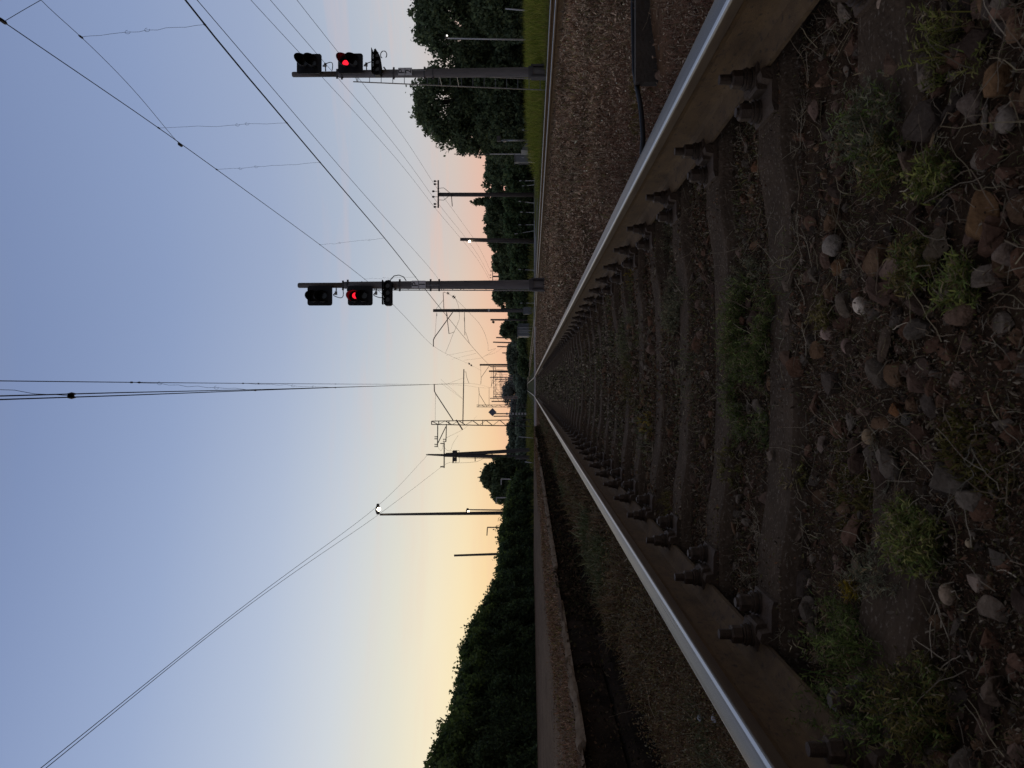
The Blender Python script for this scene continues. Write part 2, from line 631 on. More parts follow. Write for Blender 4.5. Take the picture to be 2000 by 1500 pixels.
for i in range(88):
    y = 7.0 + .6 * i
    s = copy_tree(protoB if y < 34 else protoC)
    s.location = (float(X2(y)), y, 0)
    s.rotation_euler = (0, 0, .038)
    s['group'] = 'sleepers of the neighbouring track'
    s['label'] = 'dark concrete sleeper under the neighbouring track across the weeds'

# ------------------------------------------------------------------ level crossing, road, platform
mb = MB()
n = 24
XR = np.linspace(-3.4, 60, n)
for i in range(n - 1):
    a, b = XR[i], XR[i + 1]
    mb.add([[a, 57.0, -.012], [b, 57.0, -.012], [b, 64.5, -.012], [a, 64.5, -.012]], [A([[0, 1, 2, 3]])])
tag(mb.build('road', M['asphalt']), 'grey asphalt road crossing both tracks in the distance', 'road', kind='structure')
mb = MB()
mb.add([[9.3, 33, .026], [30, 33, .026], [30, 56.99, .026], [7.9, 56.99, .026]], [A([[0, 1, 2, 3]])])
mb.add([[9.3, 33, .026], [7.9, 56.99, .026], [7.9, 56.99, -.3], [9.3, 33, -.3]], [A([[0, 1, 2, 3]])])
tag(mb.build('asphalt_yard', M['asphalt']), 'strip of grey asphalt behind the neighbouring track', 'pavement', kind='structure')
mb = MB()
mb.box((.9, 56.85, -.075), (8.6, .26, .13))
tag(mb.build('crossing_edge', M['crossing_edge']), 'pale concrete edge of the level crossing over the track', 'kerb', kind='structure')

# platform: top sheet with ragged edge
ry = np.concatenate([np.arange(-4, 8, .12), np.arange(8, 33.2, .4)])
edge = -1.70 + .035 * vnoise(ry * 1.0, ry * 0, 1.7, 5) + .02 * vnoise(ry, ry * 0, 6, 6)
cols = [0, .03, .12, .3, .6, 1.1, 1.8, 2.8, 4.2, 6, 8.5, 12]
V = []
for y, e in zip(ry, edge):
    for c in cols:
        x = e - c
        z = .195 + .012 * vnoise(x, y, 3, 8) + .006 * vnoise(x, y, 13, 9) - (.02 if c == 0 else 0) + .02 * sstep(.5, 2.5, c)
        V.append([x, y, z])
n = len(cols)
F = [[i * n + k, i * n + k + 1, (i + 1) * n + k + 1, (i + 1) * n + k] for i in range(len(ry) - 1) for k in range(n - 1)]
F = [f[::-1] for f in F]
me = np_mesh('platform', A(V), [A(F)], None, None, np.ones(len(F)))
tag(link('platform', me, M['platform']), 'low old platform top of trodden reddish brown gravel on the left', 'platform', kind='structure')

wall = thing('platform_wall', 'dark crumbling concrete side wall of the low platform left of the track', 'wall', (0, 0, 0))
mb = MB()
mb2 = MB()
r_ = np.random.default_rng(5)
y = -4.0
while y < 33:
    L = r_.uniform(.75, 1.3)
    for z0, z1, off in ((-.02, .175, 0.0), (-.25, -.028, .045), (-.5, -.258, .02)):
        dx = r_.uniform(-.02, .02)
        cx = -1.74 + off + dx
        h = z1 - z0
        poly = [(-.16, z0), (.0, z0), (.012, z0 + h * .3), (.008, z0 + h * .8), (-.012, z1), (-.16, z1)]
        mb.prism([(cx + px + r_.uniform(-.008, .008), pz + r_.uniform(-.006, .006)) for px, pz in poly], 1, y + .008, min(y + L, 33) - .008)
    y += L
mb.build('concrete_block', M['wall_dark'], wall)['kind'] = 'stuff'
y = -3.8
while y < 32.8:
    L = r_.uniform(.3, 1.2)
    if r_.random() < .72:
        wdt = r_.uniform(.015, .055)
        x = np.interp(y, ry, edge)
        nn = 9
        prev = None
        pts = np.linspace(y, min(y + L, 33), nn)
        ring = []
        for q in pts:
            ww = wdt * r_.uniform(.45, 1.2)
            zt = .200 + r_.uniform(-.012, .008)
            ring.append([(x + .03, .16), (x + .03 + r_.uniform(-.016, .008), zt - .02), (x + .01 + r_.uniform(-.01, .01), zt), (x - ww, zt + r_.uniform(-.006, .004)), (x - ww - .02, .17)])
        VV = [[px, q, pz] for q, rg in zip(pts, ring) for px, pz in rg]
        FF = [[i * 5 + k, i * 5 + (k + 1) % 5, (i + 1) * 5 + (k + 1) % 5, (i + 1) * 5 + k] for i in range(nn - 1) for k in range(5)]
        mb2.add(VV, [A(FF), A([[0, 1, 2, 3, 4]]), A([[(nn - 1) * 5 + k for k in range(5)]])])
    y += L
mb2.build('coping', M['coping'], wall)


# ------------------------------------------------------------------ stones
bm = bmesh.new()
bmesh.ops.create_icosphere(bm, subdivisions=3, radius=1)
ico3 = (A([v.co[:] for v in bm.verts]), A([[v.index for v in f.verts] for f in bm.faces]))
bm.free()
bm = bmesh.new()
bmesh.ops.create_icosphere(bm, subdivisions=2, radius=1)
ico2 = (A([v.co[:] for v in bm.verts]), A([[v.index for v in f.verts] for f in bm.faces]))
bm.free()


def rock_shape(r, base, planes=9, rough=.05, sx=(1, 1, 1), dmin=.5):
    V = base.copy()
    for k in range(planes):
        nrm = r.normal(size=3)
        nrm /= np.linalg.norm(nrm)
        d = r.uniform(dmin, .85)
        t = V @ nrm - d
        V = V - np.clip(t, 0, None)[:, None] * nrm
    ph = r.uniform(0, 6, 6)
    n_ = np.sin(V[:, 0] * 7 + ph[0]) * np.sin(V[:, 1] * 6 + ph[1]) + np.sin(V[:, 2] * 9 + ph[2]) * np.sin(V[:, 0] * 11 + ph[3])
    V = V * (1 + rough * n_[:, None])
    return V * A(sx)


def rand_rot(r):
    q = r.normal(size=4)
    q /= np.linalg.norm(q)
    w, x, y, z = q
    return A([[1 - 2 * (y * y + z * z), 2 * (x * y - z * w), 2 * (x * z + y * w)], [2 * (x * y + z * w), 1 - 2 * (x * x + z * z), 2 * (y * z - x * w)], [2 * (x * z - y * w), 2 * (y * z + x * w), 1 - 2 * (x * x + y * y)]])


PAL = [(.13, .085, .068), (.16, .10, .075), (.15, .14, .13), (.19, .175, .16), (.165, .115, .08), (.085, .075, .07), (.11, .08, .07), (.17, .13, .115), (.09, .07, .062)]
r_ = np.random.default_rng(11)
shapes2 = [rock_shape(r_, ico2[0], r_.integers(9, 16), .03, dmin=.3) for _ in range(40)]
Vs, Fs, Cs, nv = [], [], [], 0
sleep_y = A([1.335 + .6 * i for i in range(96)])


def in_sleeper(x, y, pad=.0):
    k = np.abs(sleep_y - y).min()
    return k < .10 + pad


def put_rock(x, y, s, zoff=.3, colr=None):
    global nv
    V = shapes2[r_.integers(40)] * A([1, r_.uniform(.6, 1), r_.uniform(.45, .85)]) * s
    V = V @ np.array(Matrix.Rotation(r_.uniform(0, 6.3), 3, 'Z')).T
    V = V @ np.array(Matrix.Rotation(r_.normal() * .35, 3, 'X')).T + A([x, y, float(gz(x, y)) + s * zoff])
    c = A(colr if colr is not None else PAL[r_.integers(len(PAL))]) * r_.uniform(.6, 1.15)
    Vs.append(V)
    Fs.append(ico2[1] + nv)
    Cs.append(np.tile(c, (len(V), 1)))
    nv += len(V)


for k in range(4600):      # between the rails
    y = .7 + (r_.random() ** 2.0) * 16 if r_.random() < .85 else r_.uniform(8, 45)
    x = XC + r_.uniform(-.72, .72)
    s = abs(r_.normal(0, .013)) + .008 + .006 * (y > 4)
    if in_sleeper(x, y, s * .5) and y > 1.5 and r_.random() < .97:
        continue
    if y < 1.5 and abs(y - 1.335) < .11 and x > .25:
        continue
    put_rock(x, y, min(s, .055), r_.uniform(0, .5))
for k in range(340):        # bigger stones close to the camera, mostly right of centre
    y = r_.uniform(.75, 1.72)
    x = r_.uniform(-.55, .62)
    if x < .12 and r_.random() < .86:
        continue
    if abs(y - 1.335) < .10 and x > .28:
        continue
    put_rock(x, y, .014 + .022 * r_.random() ** 2, r_.uniform(-.35, .3))
for k in range(900):        # outside rails
    y = 1 + r_.random() ** 1.6 * 20
    x = r_.choice([r_.uniform(.98, 1.6), r_.uniform(-1.5, -.95)])
    put_rock(x, y, r_.uniform(.01, .03), r_.uniform(-.2, .3))
for k in range(2600):       # ballast of the neighbouring track
    y = 6 + r_.random() ** 1.5 * 45
    x = float(X2(y)) + r_.uniform(-1.8, 1.7)
    put_rock(x, y, r_.uniform(.02, .045), r_.uniform(0, .5), (.09, .075, .065))
me = np_mesh('ballast', np.concatenate(Vs), [np.concatenate(Fs)], np.concatenate(Cs))
tag(link('ballast', me, M['rock']), 'loose brown and grey ballast stones between the rails', 'ballast', kind='stuff')

# stones one can tell apart: (px, py, size in photo px, colour, label, flat, round)
STONES = [
    (1690, 597, 17, (.62, .6, .57), 'small round white pebble with dark spots among brown stones', .8, 1),
    (1510, 887, 15, (.30, .27, .25), 'grey angular stone lying on the first fully visible sleeper', .7, 0),
    (1706, 853, 15, (.30, .25, .18), 'smooth tan pebble right of centre in the mossy foreground', .85, 1),
    (1861, 1161, 20, (.34, .29, .24), 'rounded beige stone with rust spots in the lower left moss', .75, 1),
    (1922, 1136, 24, (.40, .35, .32), 'pale pinkish angular stone beside the rounded beige one', .7, 0),
    (1953, 1195, 32, (.22, .20, .18), 'long grey stone below the pale pinkish one', .6, 0),
    (1955, 1345, 42, (.15, .125, .11), 'large brown grey boulder at the bottom left, reddish at its foot', .7, 0),
    (1963, 40, 30, (.26, .17, .14), 'flat triangular pink stone at the lower right corner', .35, 0),
    (1960, 160, 45, (.22, .135, .07), 'big rusty orange block near the lower right corner', .6, 0),
    (1925, 430, 52, (.20, .12, .055), 'long orange brown slab at the bottom, right of centre', .5, 0),
    (1825, 155, 27, (.24, .225, .21), 'grey faceted stone above the rusty orange block', .7, 0),
    (1762, 125, 32, (.18, .13, .11), 'reddish brown stone at the edge of the buried sleeper', .7, 0),
    (1795, 235, 20, (.27, .20, .12), 'ochre wedge shaped stone beside the feathery weed', .6, 0),
    (1825, 270, 15, (.36, .29, .18), 'small yellow leaf shaped stone beside a dry stalk', .4, 0),
    (1908, 215, 33, (.19, .17, .165), 'grey purple stone next to the rusty orange block', .7, 0),
    (1790, 325, 36, (.14, .11, .095), 'dark brown boulder left of the yellow stone', .7, 0),
    (1612, 162, 18, (.26, .18, .14), 'pinkish half buried stone near the right rail bolts', .6, 0),
    (1526, 245, 15, (.45, .36, .25), 'pale cream stone on the sleeper end below the right rail', .7, 0),
    (1487, 328, 16, (.24, .12, .07), 'small red brick coloured stone leaning on a sleeper', .7, 0),
    (1745, 5, 22, (.36, .31, .28), 'pale stone cut by the right edge of the photograph', .8, 1),
    (1638, 480, 22, (.26, .255, .25), 'pale grey stone with a smooth face behind the round white pebble', .8, 1),
    (1646, 520, 28, (.20, .11, .055), 'long rusty orange stone beside the pale grey one', .5, 0),
    (1622, 510, 22, (.13, .085, .075), 'dark red stone left of the long orange one', .6, 0),
    (1720, 510, 36, (.17, .115, .075), 'large flat brown stone in the middle foreground', .6, 0),
    (1735, 575, 34, (.14, .085, .072), 'dark reddish flat stone beside the round white pebble', .45, 0),
    (1630, 580, 22, (.15, .085, .07), 'dark red rounded stone above the round white pebble', .7, 0),
    (1662, 600, 26, (.15, .14, .125), 'grey brown block touching the round white pebble', .6, 0),
    (1625, 650, 16, (.32, .26, .25), 'pale pink rounded stone in the middle foreground', .8, 1),
    (1608, 680, 25, (.17, .105, .06), 'orange brown block below the green weed patch', .6, 0),
    (1664, 675, 15, (.22, .17, .165), 'small mauve pebble beside the orange brown block', .8, 1),
    (1740, 660, 42, (.085, .07, .06), 'big dark slab lying in the middle foreground', .35, 0),
    (1880, 605, 36, (.17, .12, .10), 'rounded brown stone at the bottom centre', .7, 0),
    (1840, 480, 32, (.15, .14, .115), 'olive grey block at the bottom, behind a weed', .7, 0),
    (1548, 548, 20, (.15, .135, .12), 'grey stone lying against the edge of the first bare sleeper', .6, 0),
    (1545, 620, 20, (.16, .125, .11), 'brown speckled stone against the sleeper edge, left of centre', .6, 0),
    (1545, 698, 20, (.13, .09, .075), 'dark brown square stone at the sleeper edge', .7, 0),
    (1612, 868, 20, (.24, .21, .20), 'elongated light grey stone in front of the sleeper with the grey stone', .6, 0),
    (1755, 800, 18, (.26, .12, .045), 'bright rust orange stone among red moss', .6, 0),
    (1775, 815, 16, (.12, .135, .14), 'small bluish stone beside the rust orange one', .5, 0),
    (1555, 1063, 16, (.40, .36, .33), 'pale triangular stone beside the sleeper at lower left', .6, 0),
    (1583, 1140, 9, (.42, .38, .36), 'tiny white stone left of the green clump', .7, 0),
    (1565, 1040, 24, (.13, .115, .10), 'dark flat stone behind the pale triangular one', .5, 0),
    (1897, 1062, 8, (.45, .4, .3), 'tiny cream pebble beside the light green weed tuft', .8, 1),
    (1545, 805, 30, (.20, .09, .05), 'reddish flat stone crossing the sleeper edge', .35, 0),
    (1975, 500, 30, (.22, .19, .18), 'rough grey stone at the very bottom edge, right of centre', .7, 0),
    (1980, 235, 24, (.21, .2, .19), 'round grey stone at the bottom edge beside the orange block', .8, 1),
]
r_ = np.random.default_rng(21)
for px, py, sp, colr, lab, flat, rnd in STONES:
    zg = -.215
    p = on_z(px, py, zg)
    zg = max(float(gz(p[0], p[1])), -.222 if in_sleeper(p[0], p[1], -.01) else -9) + .006
    p = on_z(px, py, zg)
    s = sp * p[1] / FPX * (1.0 if rnd else 1.12)
    V = rock_shape(r_, ico3[0], 3 if rnd else r_.integers(10, 16), .012 if rnd else .02, (1.1, .95, 1), .8 if rnd else .34)
    V = V @ (rand_rot(r_).T)
    V = V * A([s, s * .95, s * flat])
    V = V @ np.array(Matrix.Rotation(r_.normal() * .25, 3, 'X')).T
    V = V @ np.array(Matrix.Rotation(r_.uniform(0, 6.3), 3, 'Z')).T
    c = np.tile(A(colr) * (1 if rnd else .58) + (0 if rnd else .22) * A([.19, .15, .12]), (len(V), 1))
    if 'dark spots' in lab:
        for q in range(3):
            j = r_.integers(len(V))
            c[np.linalg.norm(V - V[j], axis=1) < s * .28] = (.12, .11, .1)
    me = np_mesh('stone', V, [ico3[1]], c, None, np.full(len(ico3[1]), bool(rnd)))
    o = link('stone', me, M['rock'])
    o.location = (p[0], p[1], zg + s * flat * (.72 if rnd else .45))
    tag(o, lab, 'stone', 'single stones among the ballast')


# ------------------------------------------------------------------ vegetation helpers
def blades(r, P, L, W, tilt, cols, curl=.5, bend=True):
    """grass-like blades: each two quads. P (n,3); L, W, tilt arrays; returns V, F, C"""
    n = len(P)
    az = r.uniform(0, 2 * PI, n)
    d = np.stack([np.cos(az), np.sin(az), np.zeros(n)], -1)
    up = A([0, 0, 1.0])
    t1 = np.cos(tilt)[:, None] * up + np.sin(tilt)[:, None] * d
    t2a = tilt + curl * r.uniform(.4, 1.6, n)
    t2 = np.cos(t2a)[:, None] * up + np.sin(t2a)[:, None] * d
    az2 = az + PI / 2 + r.normal(0, .5, n)
    s = np.stack([np.cos(az2), np.sin(az2), np.zeros(n)], -1) * (W / 2)[:, None]
    a = P
    m = P + t1 * (L * .5)[:, None]
    e = m + t2 * (L * .5)[:, None]
    V = np.stack([a - s * .7, a + s * .7, m + s, m - s, e], 1).reshape(-1, 3)
    b = np.arange(n) * 5
    F4 = np.stack([b, b + 1, b + 2, b + 3], -1)
    F3 = np.stack([b + 3, b + 2, b + 4], -1)
    return V, F4, F3, np.repeat(cols, 5, 0)


def leafquads(r, P, L, W, cols, flat=0.0):
    """small rhombic leaves with random orientation"""
    n = len(P)
    a = r.normal(size=(n, 3))
    a[:, 2] *= (1 - flat)
    a /= np.linalg.norm(a, axis=1)[:, None]
    b = r.normal(size=(n, 3))
    b[:, 2] *= (1 - flat)
    b -= (b * a).sum(1)[:, None] * a
    b /= np.linalg.norm(b, axis=1)[:, None]
    c = np.cross(a, b)
    a = a * (L / 2)[:, None]
    bb = b * (W / 2)[:, None]
    k = c * (L * .12)[:, None]
    V = np.stack([P - a, P - a * .1 + bb + k, P + a, P - a * .1 - bb + k], 1).reshape(-1, 3)
    q = np.arange(n) * 4
    return V, np.stack([q, q + 1, q + 2, q + 3], -1), np.repeat(cols, 4, 0)


class VB:
    def __init__(s):
        s.V, s.F4, s.F3, s.C, s.n = [], [], [], [], 0

    def blades(s, *a, **k):
        V, F4, F3, Cc = blades(*a, **k)
        s.V.append(V); s.F4.append(F4 + s.n); s.F3.append(F3 + s.n); s.C.append(Cc); s.n += len(V)

    def leaves(s, *a, **k):
        V, F4, Cc = leafquads(*a, **k)
        s.V.append(V); s.F4.append(F4 + s.n); s.C.append(Cc); s.n += len(V)

    def tube(s, pts, r, col, n=4):
        mb = MB().tube(pts, r, n, cap=False)
        V = mb.V[0]
        s.V.append(V); s.F4.append(mb.F[0] + s.n); s.C.append(np.tile(A(col), (len(V), 1))); s.n += len(V)

    def build(s, name, m, parent=None):
        F = [np.concatenate(s.F4)]
        if s.F3:
            F.append(np.concatenate(s.F3))
        me = np_mesh(name, np.concatenate(s.V), F, np.concatenate(s.C))
        return link(name, me, m, parent)


def jit(r, base, n, amt=.35, hue=.08):
    c = A(base) * (1 + r.normal(0, amt, (n, 1)))
    c = c * (1 + r.normal(0, hue, (n, 3)))
    return np.clip(c, .008, .8)


def pick(r, pal, n, amt=.3):
    pal = A(pal)
    c = pal[r.integers(len(pal), size=n)]
    return np.clip(c * (1 + r.normal(0, amt, (n, 1))), .006, .8)


# --- litter and moss on the track bed (stuff)
r_ = np.random.default_rng(31)
vb = VB()
n = 230000
Y = .75 + r_.random(n) ** 2.6 * 8.0
X = XC + r_.uniform(-.75, .75, n)
keep = np.ones(n, bool)
dist = np.abs(sleep_y[None, :12] - Y[:, None]).min(1)
keep &= ~((dist < .085) & (Y > 1.5) & (r_.random(n) < .90))
cl = vnoise(X, Y, 5, 41)
keep &= r_.random(n) < (.35 + .65 * sstep(-.25, .35, cl)) * (1 - .62 * sstep(.05, .2, X) * (Y < 1.75))
X, Y = X[keep], Y[keep]
n = len(X)
s_ = (np.abs(r_.normal(0, .0019, n)) + .0014) * np.clip(Y / 1.6, .9, 3)
dist = np.abs(sleep_y[None, :16] - Y[:, None]).min(1)
ztop_ = np.where((dist < .095) & (Y > 1.5), np.where(np.abs(X - XC) > .44, -.189, -.221), -9)
P = np.stack([X, Y, np.maximum(gz(X, Y), ztop_) + np.abs(r_.normal(0, .009, n)) * (ztop_ < -1) + .002], -1)
pal = [(.13, .085, .055), (.20, .145, .105), (.11, .055, .038), (.05, .038, .028), (.27, .21, .16), (.16, .08, .05), (.12, .10, .045), (.08, .052, .038)]
vb.leaves(r_, P, s_ * 2.4, s_, pick(r_, pal, n))
# crinkly dead stalks lying about
n = 60000
Y = .75 * (56 / .75) ** (r_.random(n) ** 1.25)
X = XC + r_.uniform(-.78, .78, n)
dist = np.abs(sleep_y[None, :] - Y[:, None]).min(1)
cl = vnoise(X, Y, 4, 43)
keep = ~((dist < .10) & (Y > 1.5) & (r_.random(n) < .93)) & (r_.random(n) < (.25 + .75 * sstep(-.2, .4, cl)))
X, Y = X[keep], Y[keep]
n = len(X)
P = np.stack([X, Y, gz(X, Y) + np.abs(r_.normal(0, .012, n))], -1)
vb.blades(r_, P, r_.uniform(.012, .05, n) * np.clip(Y / 6, .8, 2), r_.uniform(.0009, .0022, n) * np.clip(Y / 3, 1, 7), np.clip(r_.normal(1.0, .4, n), 0, 1.5), pick(r_, [(.19, .14, .10), (.26, .205, .155), (.12, .075, .05), (.15, .08, .055), (.11, .10, .045)], n), curl=.9)
n = 26000
Y = 1.6 * (26 / 1.6) ** r_.random(n)
X = XC + r_.uniform(-.74, .74, n)
m_ = vnoise(X * 1.4, Y * .8, 2.3, 71) + .5 * vnoise(X, Y, 6, 72)
ok = m_ + r_.normal(0, .1, n) > .34
X, Y, m_ = X[ok], Y[ok], m_[ok]
n = len(X)
sc = np.clip(Y / 3, .8, 4)
gcol = pick(r_, [(.13, .15, .06), (.17, .17, .09), (.10, .12, .05), (.22, .19, .06), (.18, .17, .12)], n, .3)
vb.blades(r_, np.stack([X, Y, gz(X, Y)], -1), r_.uniform(.02, .06, n) * np.clip(sc, .8, 1.6), r_.uniform(.0015, .003, n) * sc, np.clip(r_.normal(.6, .4, n), 0, 1.4), gcol, curl=.8)
n = 60000
Y = 5 * (56 / 5) ** r_.random(n)
X = XC + r_.uniform(-.78, .78, n)
dist = np.abs(sleep_y[None, :] - Y[:, None]).min(1)
ok = ((dist > .11) | (r_.random(n) < .12)) & (r_.random(n) < .35 + .65 * sstep(-.3, .3, vnoise(X, Y * .5, 3, 75)))
X, Y = X[ok], Y[ok]
n = len(X)
sz = .0035 * Y * r_.uniform(.35, 1.1, n)
sz = np.minimum(sz, .075)
vb.leaves(r_, np.stack([X, Y, gz(X, Y) + r_.uniform(.0, .05, n)], -1), sz * 1.3, sz * .7, pick(r_, [(.15, .11, .08), (.22, .17, .13), (.09, .065, .048), (.32, .26, .2), (.12, .12, .06), (.06, .048, .038)], n, .35))
tag(vb.build('plant_litter', M['dry']), 'dead leaves, stalks and moss scattered over the track bed', 'litter', kind='stuff')

# --- brown dead weeds between the tracks
r_ = np.random.default_rng(33)
vb = VB()
n = 150000
Y = 1.4 * (55 / 1.4) ** (r_.random(n) ** .85)
lo = 1.0 + 0 * Y
hi = X2(Y) - 1.75
X = lo + (hi - lo) * r_.random(n) ** 1.15
cl = vnoise(X, Y, 1.6, 51) + .5 * vnoise(X, Y, 5, 52)
keep = (r_.random(n) < .45 + .55 * sstep(-.3, .3, cl)) & ~((X > 1.3) & (X < 2.75) & (Y > 3.0) & (Y < 3.42) & (r_.random(n) < .85))
X, Y = X[keep], Y[keep]
n = len(X)
sc = np.clip(Y / 4.5, .6, 5)
P = np.stack([X, Y, gz(X, Y)], -1)
cc = pick(r_, [(.25, .165, .122), (.19, .12, .088), (.33, .24, .185), (.13, .08, .058), (.21, .115, .08), (.17, .14, .07)], n, .33)
pale = sstep(.1, .5, vnoise(X, Y, .5, 53))[:, None]
cc = cc * (1.0 + .5 * pale) * (.62 + .7 * sstep(-.35, .4, vnoise(X, Y * .6, 2.3, 54) + .4 * vnoise(X, Y, 8, 55)))[:, None]
hh = sstep(1.0, 2.2, X) * .6 + .45
vb.blades(r_, P, r_.uniform(.03, .10, n) * hh * np.clip(sc, .6, 1.6), r_.uniform(.003, .008, n) * sc, np.clip(r_.normal(.6, .45, n), 0, 1.5), cc, curl=1.3)
n = 30000
Y = 1.3 + r_.random(n) ** 1.3 * 4
X = .97 + r_.random(n) ** 1.2 * 1.0
keep = ~((X > 1.3) & (Y > 3.05) & (Y < 3.42)) & (r_.random(n) < .3 + .7 * sstep(-.2, .3, vnoise(X, Y, 3.3, 56)))
X, Y = X[keep], Y[keep]
n = len(X)
vb.blades(r_, np.stack([X, Y, gz(X, Y)], -1), r_.uniform(.025, .085, n), r_.uniform(.0015, .004, n), np.clip(r_.normal(.6, .45, n), 0, 1.5), pick(r_, [(.26, .15, .11), (.17, .085, .06), (.34, .26, .20), (.13, .075, .05), (.20, .10, .075)], n, .35), curl=1.2)
vb.leaves(r_, np.stack([X, Y, gz(X, Y) + r_.uniform(0, .05, n)], -1), r_.uniform(.005, .014, n), r_.uniform(.003, .007, n), pick(r_, [(.30, .18, .13), (.20, .09, .065), (.42, .33, .26), (.12, .065, .045)], n, .35))
n = 60000
Y = 1.4 * (50 / 1.4) ** (r_.random(n) ** .9)
hi = X2(Y) - 1.9
X = 1.0 + (hi - 1.0) * r_.random(n) ** 1.15
keep = ~((X > 1.3) & (X < 2.75) & (Y > 3.0) & (Y < 3.42) & (r_.random(n) < .85))
X, Y = X[keep], Y[keep]
n = len(X)
sc = np.clip(Y / 4, .6, 4.5)
P = np.stack([X, Y, gz(X, Y) + r_.uniform(.0, .06, n) * sstep(1, 1.8, X)], -1)
vb.leaves(r_, P, r_.uniform(.012, .03, n) * sc, r_.uniform(.004, .010, n) * sc, pick(r_, [(.42, .30, .23), (.28, .18, .13), (.56, .42, .34), (.17, .09, .062)], n, .4))
n = 16000
Y = 1.5 * (40 / 1.5) ** (r_.random(n) ** .85)
hi = X2(Y) - 2.0
X = 1.1 + (hi - 1.1) * r_.random(n)
ok = (vnoise(X, Y * .8, 3.1, 57) + .5 * vnoise(X, Y, 9, 58) + r_.normal(0, .12, n) > .28) & ~((X > 1.3) & (X < 2.75) & (Y > 2.9) & (Y < 3.42))
X, Y = X[ok], Y[ok]
n = len(X)
sc = np.clip(Y / 5, .7, 4)
vb.blades(r_, np.stack([X, Y, gz(X, Y)], -1), r_.uniform(.07, .2, n) * np.clip(sc, .7, 1.3), r_.uniform(.0015, .003, n) * sc, np.clip(r_.normal(.45, .35, n), 0, 1.3), pick(r_, [(.34, .27, .2), (.24, .18, .13), (.16, .14, .08), (.4, .33, .26)], n, .3), curl=.8)
tag(vb.build('dry_weeds', M['dry']), 'dense brown dead weeds filling the strip between the two tracks', 'weeds', kind='stuff')

# --- reddish weeds between the left rail and the platform, and on the platform edge
r_ = np.random.default_rng(35)
vb = VB()
n = 70000
Y = 1.6 * (40 / 1.6) ** (r_.random(n) ** .9)
X = r_.uniform(0, 1, n) * (.60 + .17 * sstep(-.5, .5, vnoise(Y, Y * 0, 1.3, 81) + .6 * vnoise(Y, Y * 0, 4.1, 82))) * -1 - .86
cl = vnoise(X, Y, 2.5, 61)
dens = np.where(X < -1.5, .35 + .5 * sstep(-.1, .3, cl), .85)
keep = r_.random(n) < dens
X, Y, cl = X[keep], Y[keep], cl[keep]
n = len(X)
sc = np.clip(Y / 4, .5, 3)
P = np.stack([X, Y, gz(X, Y)], -1)
red = pick(r_, [(.17, .098, .06), (.12, .065, .042), (.20, .13, .08), (.14, .11, .05), (.20, .155, .11)], n, .35)
grn = pick(r_, [(.12, .12, .06), (.15, .15, .09), (.10, .11, .05)], n, .3)
g = (sstep(.12, .35, vnoise(X, Y, 1.3, 62)) * (X < -1.1))[:, None]
vb.blades(r_, P, r_.uniform(.03, .13, n) * np.clip(sc, .7, 1.5) * (.55 + .8 * sstep(-.3, .4, vnoise(X, Y, 3.7, 83))), r_.uniform(.003, .007, n) * sc, np.clip(r_.normal(.55, .4, n), 0, 1.4), red * (1 - g) + grn * g, curl=1.0)
n = 45000
Y = 1.7 * (25 / 1.7) ** r_.random(n)
X = r_.uniform(-1.6, -.86, n)
sc = np.clip(Y / 3, .6, 3)
keep = r_.random(n) < np.where(X < -1.3, .5, 1)
X, Y, sc = X[keep], Y[keep], sc[keep]
n = len(X)
vb.leaves(r_, np.stack([X, Y, gz(X, Y) + r_.uniform(.01, .07, n)], -1), r_.uniform(.006, .016, n) * sc, r_.uniform(.003, .008, n) * sc, pick(r_, [(.21, .125, .07), (.15, .08, .05), (.24, .175, .11), (.17, .135, .055), (.22, .185, .135)], n, .4))
n = 60000
Y = 2.2 * (33 / 2.2) ** r_.random(n)
ex = np.interp(Y, ry, edge)
X = ex - np.where(r_.random(n) < .35, r_.uniform(0, 3.5, n), np.abs(r_.normal(0, .42, n)) * np.clip(Y / 5, .8, 2)) - .005 + .02 * (r_.random(n) < .1)
keep = r_.random(n) < .3 + .7 * sstep(-.2, .2, vnoise(X * .7, Y * .4, 1.7, 63))
X, Y, ex = X[keep], Y[keep], ex[keep]
n = len(X)
sc = np.clip(Y / 4, .6, 3)
P = np.stack([X, Y, np.full(n, .195)], -1)
vb.blades(r_, P, r_.uniform(.012, .045, n) * np.clip(sc, .6, 1.4) * (1 - .5 * sstep(.6, 1.4, ex - X)), r_.uniform(.0022, .006, n) * sc, np.clip(r_.normal(.8, .4, n), 0, 1.5), pick(r_, [(.21, .11, .075), (.15, .088, .06), (.27, .18, .13), (.14, .11, .045), (.10, .055, .04)], n, .35), curl=1.0)
n = 42000
Y = 2.0 * (33 / 2.0) ** r_.random(n)
sc = np.clip(Y / 4, .6, 3)
X = np.interp(Y, ry, edge) + r_.uniform(-.02, .16, n)
Z = -.16 + (X + 1.58) * -2.2 + r_.normal(0, .05, n)
k_ = r_.random(n) < .45
Z = np.where(k_, r_.uniform(-.34, .19, n), np.clip(Z, -.2, .19))
X = np.where(k_, -1.735 + .03 * (Z < -.02) + r_.uniform(.0, .05, n), X)
ok = r_.random(n) < .15 + .85 * sstep(-.1, .4, vnoise(Y, Z * 3, 2.1, 67))
X, Y, Z, sc = X[ok], Y[ok], Z[ok], sc[ok]
n = len(X)
vb.leaves(r_, np.stack([X, Y, Z], -1), r_.uniform(.008, .03, n) * sc, r_.uniform(.006, .018, n) * sc, pick(r_, [(.055, .04, .028), (.08, .056, .038), (.03, .024, .018), (.11, .07, .05), (.06, .055, .03)], n, .35))
tag(vb.build('red_weeds', M['dry']), 'low reddish brown weeds between the left rail and the platform edge', 'weeds', kind='stuff')

